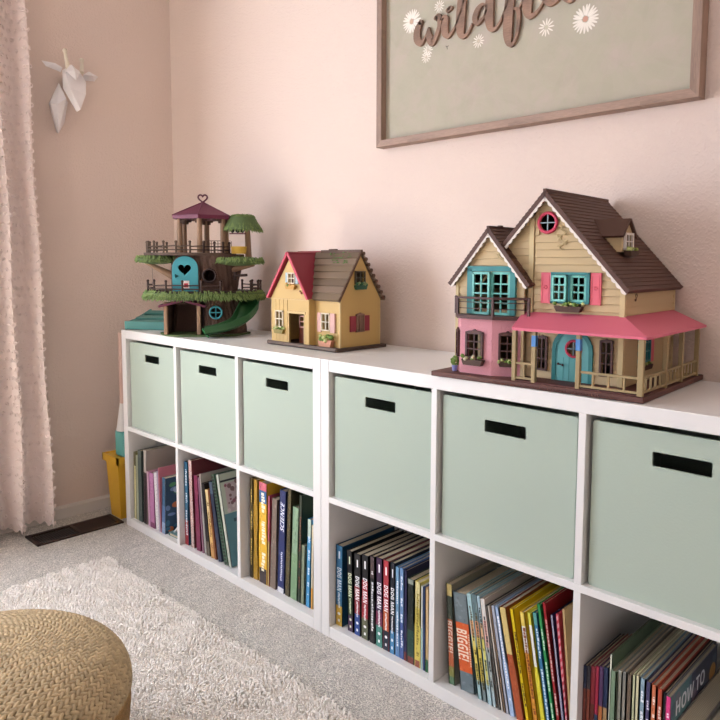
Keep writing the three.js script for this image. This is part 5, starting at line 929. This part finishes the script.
  // leaf clouds
  for (const [u, v, rx, ry_, rz, z] of [[159, 259, 0.070, 0.016, 0.055, 0.03], [237, 260.5, 0.090, 0.016, 0.06, 0.03]]) {
    mesh('leaf_pad', ball(rx, ry_, rz, X(u), Y(v), z, 20), leafM, o);
    const q = mesh('leaf_fringe', [...fringe(rx, rz, Y(v) - 0.008, Y(v) + 0.008, X(u), z, 260, 0.013), ...tuftTop(rx * 0.9, ry_ * 0.95, rz * 0.9, X(u), Y(v), z, 200, 0.011)], leafL, o); q.userData.kind = 'stuff';
  }
  // gazebo: posts, arches, pyramid roof with heart finial
  const gx = X(203), gy0 = Y(252), gy1 = Y(218), gr_ = 0.082, hex = k => V(gx + gr_ * Math.cos(k * Math.PI / 3 + 0.53), 0, gr_ * 0.9 * Math.sin(k * Math.PI / 3 + 0.53));
  for (let k = 0; k < 6; k++) {
    const p = hex(k), q = hex(k + 1); mesh('gazebo_post', rod(p.clone().setY(gy0), p.clone().setY(gy1), 0.0095, 8, 0.0085), tan, o);
    const arcs = []; let prev = null; for (let i = 0; i <= 8; i++) { const t = i / 8, s = p.clone().lerp(q, t).setY(gy1 - 0.026 + 0.022 * Math.sin(t * Math.PI)); const e = s.clone().setY(gy1 + 0.002); arcs.push(bar(s, e, 0.0105, 0.008)); prev = s; }
    mesh('gazebo_arch', arcs, bark, o);
  }
  mesh('gazebo_roof', [new THREE.ConeGeometry(0.108, Y(202) - Y(216), 6).toNonIndexed().rotateY(-0.53 + Math.PI / 2).scale(1, 1, 0.92).translate(gx, (Y(202) + Y(216)) / 2, 0), new THREE.CylinderGeometry(0.108, 0.104, 0.012, 6).toNonIndexed().rotateY(-0.53 + Math.PI / 2).scale(1, 1, 0.92).translate(gx, Y(217.5), 0)], std('#662440', 0.5, { flatShading: true }), o);
  for (let k = 0; k < 6; k++) { const a = k * Math.PI / 3 + 0.53; mesh('roof_rib', rod(V(gx + 0.107 * Math.cos(a), Y(216), 0.098 * Math.sin(a)), V(gx, Y(202), 0), 0.003, 6), maroon, o); }
  const hp = []; for (let i = 0; i < 24; i++) { const t = i / 24 * Math.PI * 2; hp.push(V(gx + 0.00095 * 16 * Math.pow(Math.sin(t), 3), Y(198) + 0.00095 * (13 * Math.cos(t) - 5 * Math.cos(2 * t) - 2 * Math.cos(3 * t) - Math.cos(4 * t)), 0)); }
  mesh('heart_finial', [new THREE.TubeGeometry(new THREE.CatmullRomCurve3(hp, true), 48, 0.003, 6, true), cyl(0.004, 0.007, 0.012, gx, Y(202.5), 0, 8)], std('#5a2036', 0.5), o);
  // lookout with leaf roof
  const lx = X(243), lz = 0.03;
  mesh('lookout_post', rod(V(X(248), Y(258), lz - 0.02), V(X(247), Y(226), lz - 0.02), 0.011, 8, 0.009), tan, o);
  mesh('leaf_roof', [new THREE.CylinderGeometry(0.042, 0.066, 0.042, 18).scale(1, 1, 0.85).translate(lx, Y(223), lz)], leafM, o);
  const lr = mesh('leaf_fringe', [...[0, 1, 2, 3].flatMap(k => fringe(0.066 - k * 0.0065, 0.056 - k * 0.0055, Y(231) + k * 0.010, Y(228.5) + k * 0.010, lx, lz, 130, 0.015)), ...tuftTop(0.04, 0.008, 0.034, lx, Y(216.5), lz, 90, 0.010)], leafL, o); lr.userData.kind = 'stuff';
  mesh('hanging_bats', [ball(0.006, 0.006, 0.006, X(234), Y(231), lz + 0.03, 8), ball(0.006, 0.006, 0.006, X(239), Y(231), lz + 0.03, 8), ball(0.006, 0.006, 0.006, X(244), Y(231), lz + 0.03, 8)], black, o);
  mesh('perch_rail', rod(V(X(231), Y(233.5), lz + 0.03), V(X(247), Y(233.5), lz + 0.03), 0.0022, 6), maroon, o);
  mesh('yellow_drum', [cyl(0.026, 0.024, 0.020, X(239), Y(250), lz, 18), cyl(0.027, 0.027, 0.004, X(239), Y(246.5), lz, 18)], yellow, o);
  mesh('swing_rope', rod(V(X(154), Y(264), 0.03), V(X(154), Y(285), 0.03), 0.0008, 5), std('#8a7a70', 0.8), o);
}
renderer.render(scene, camera);
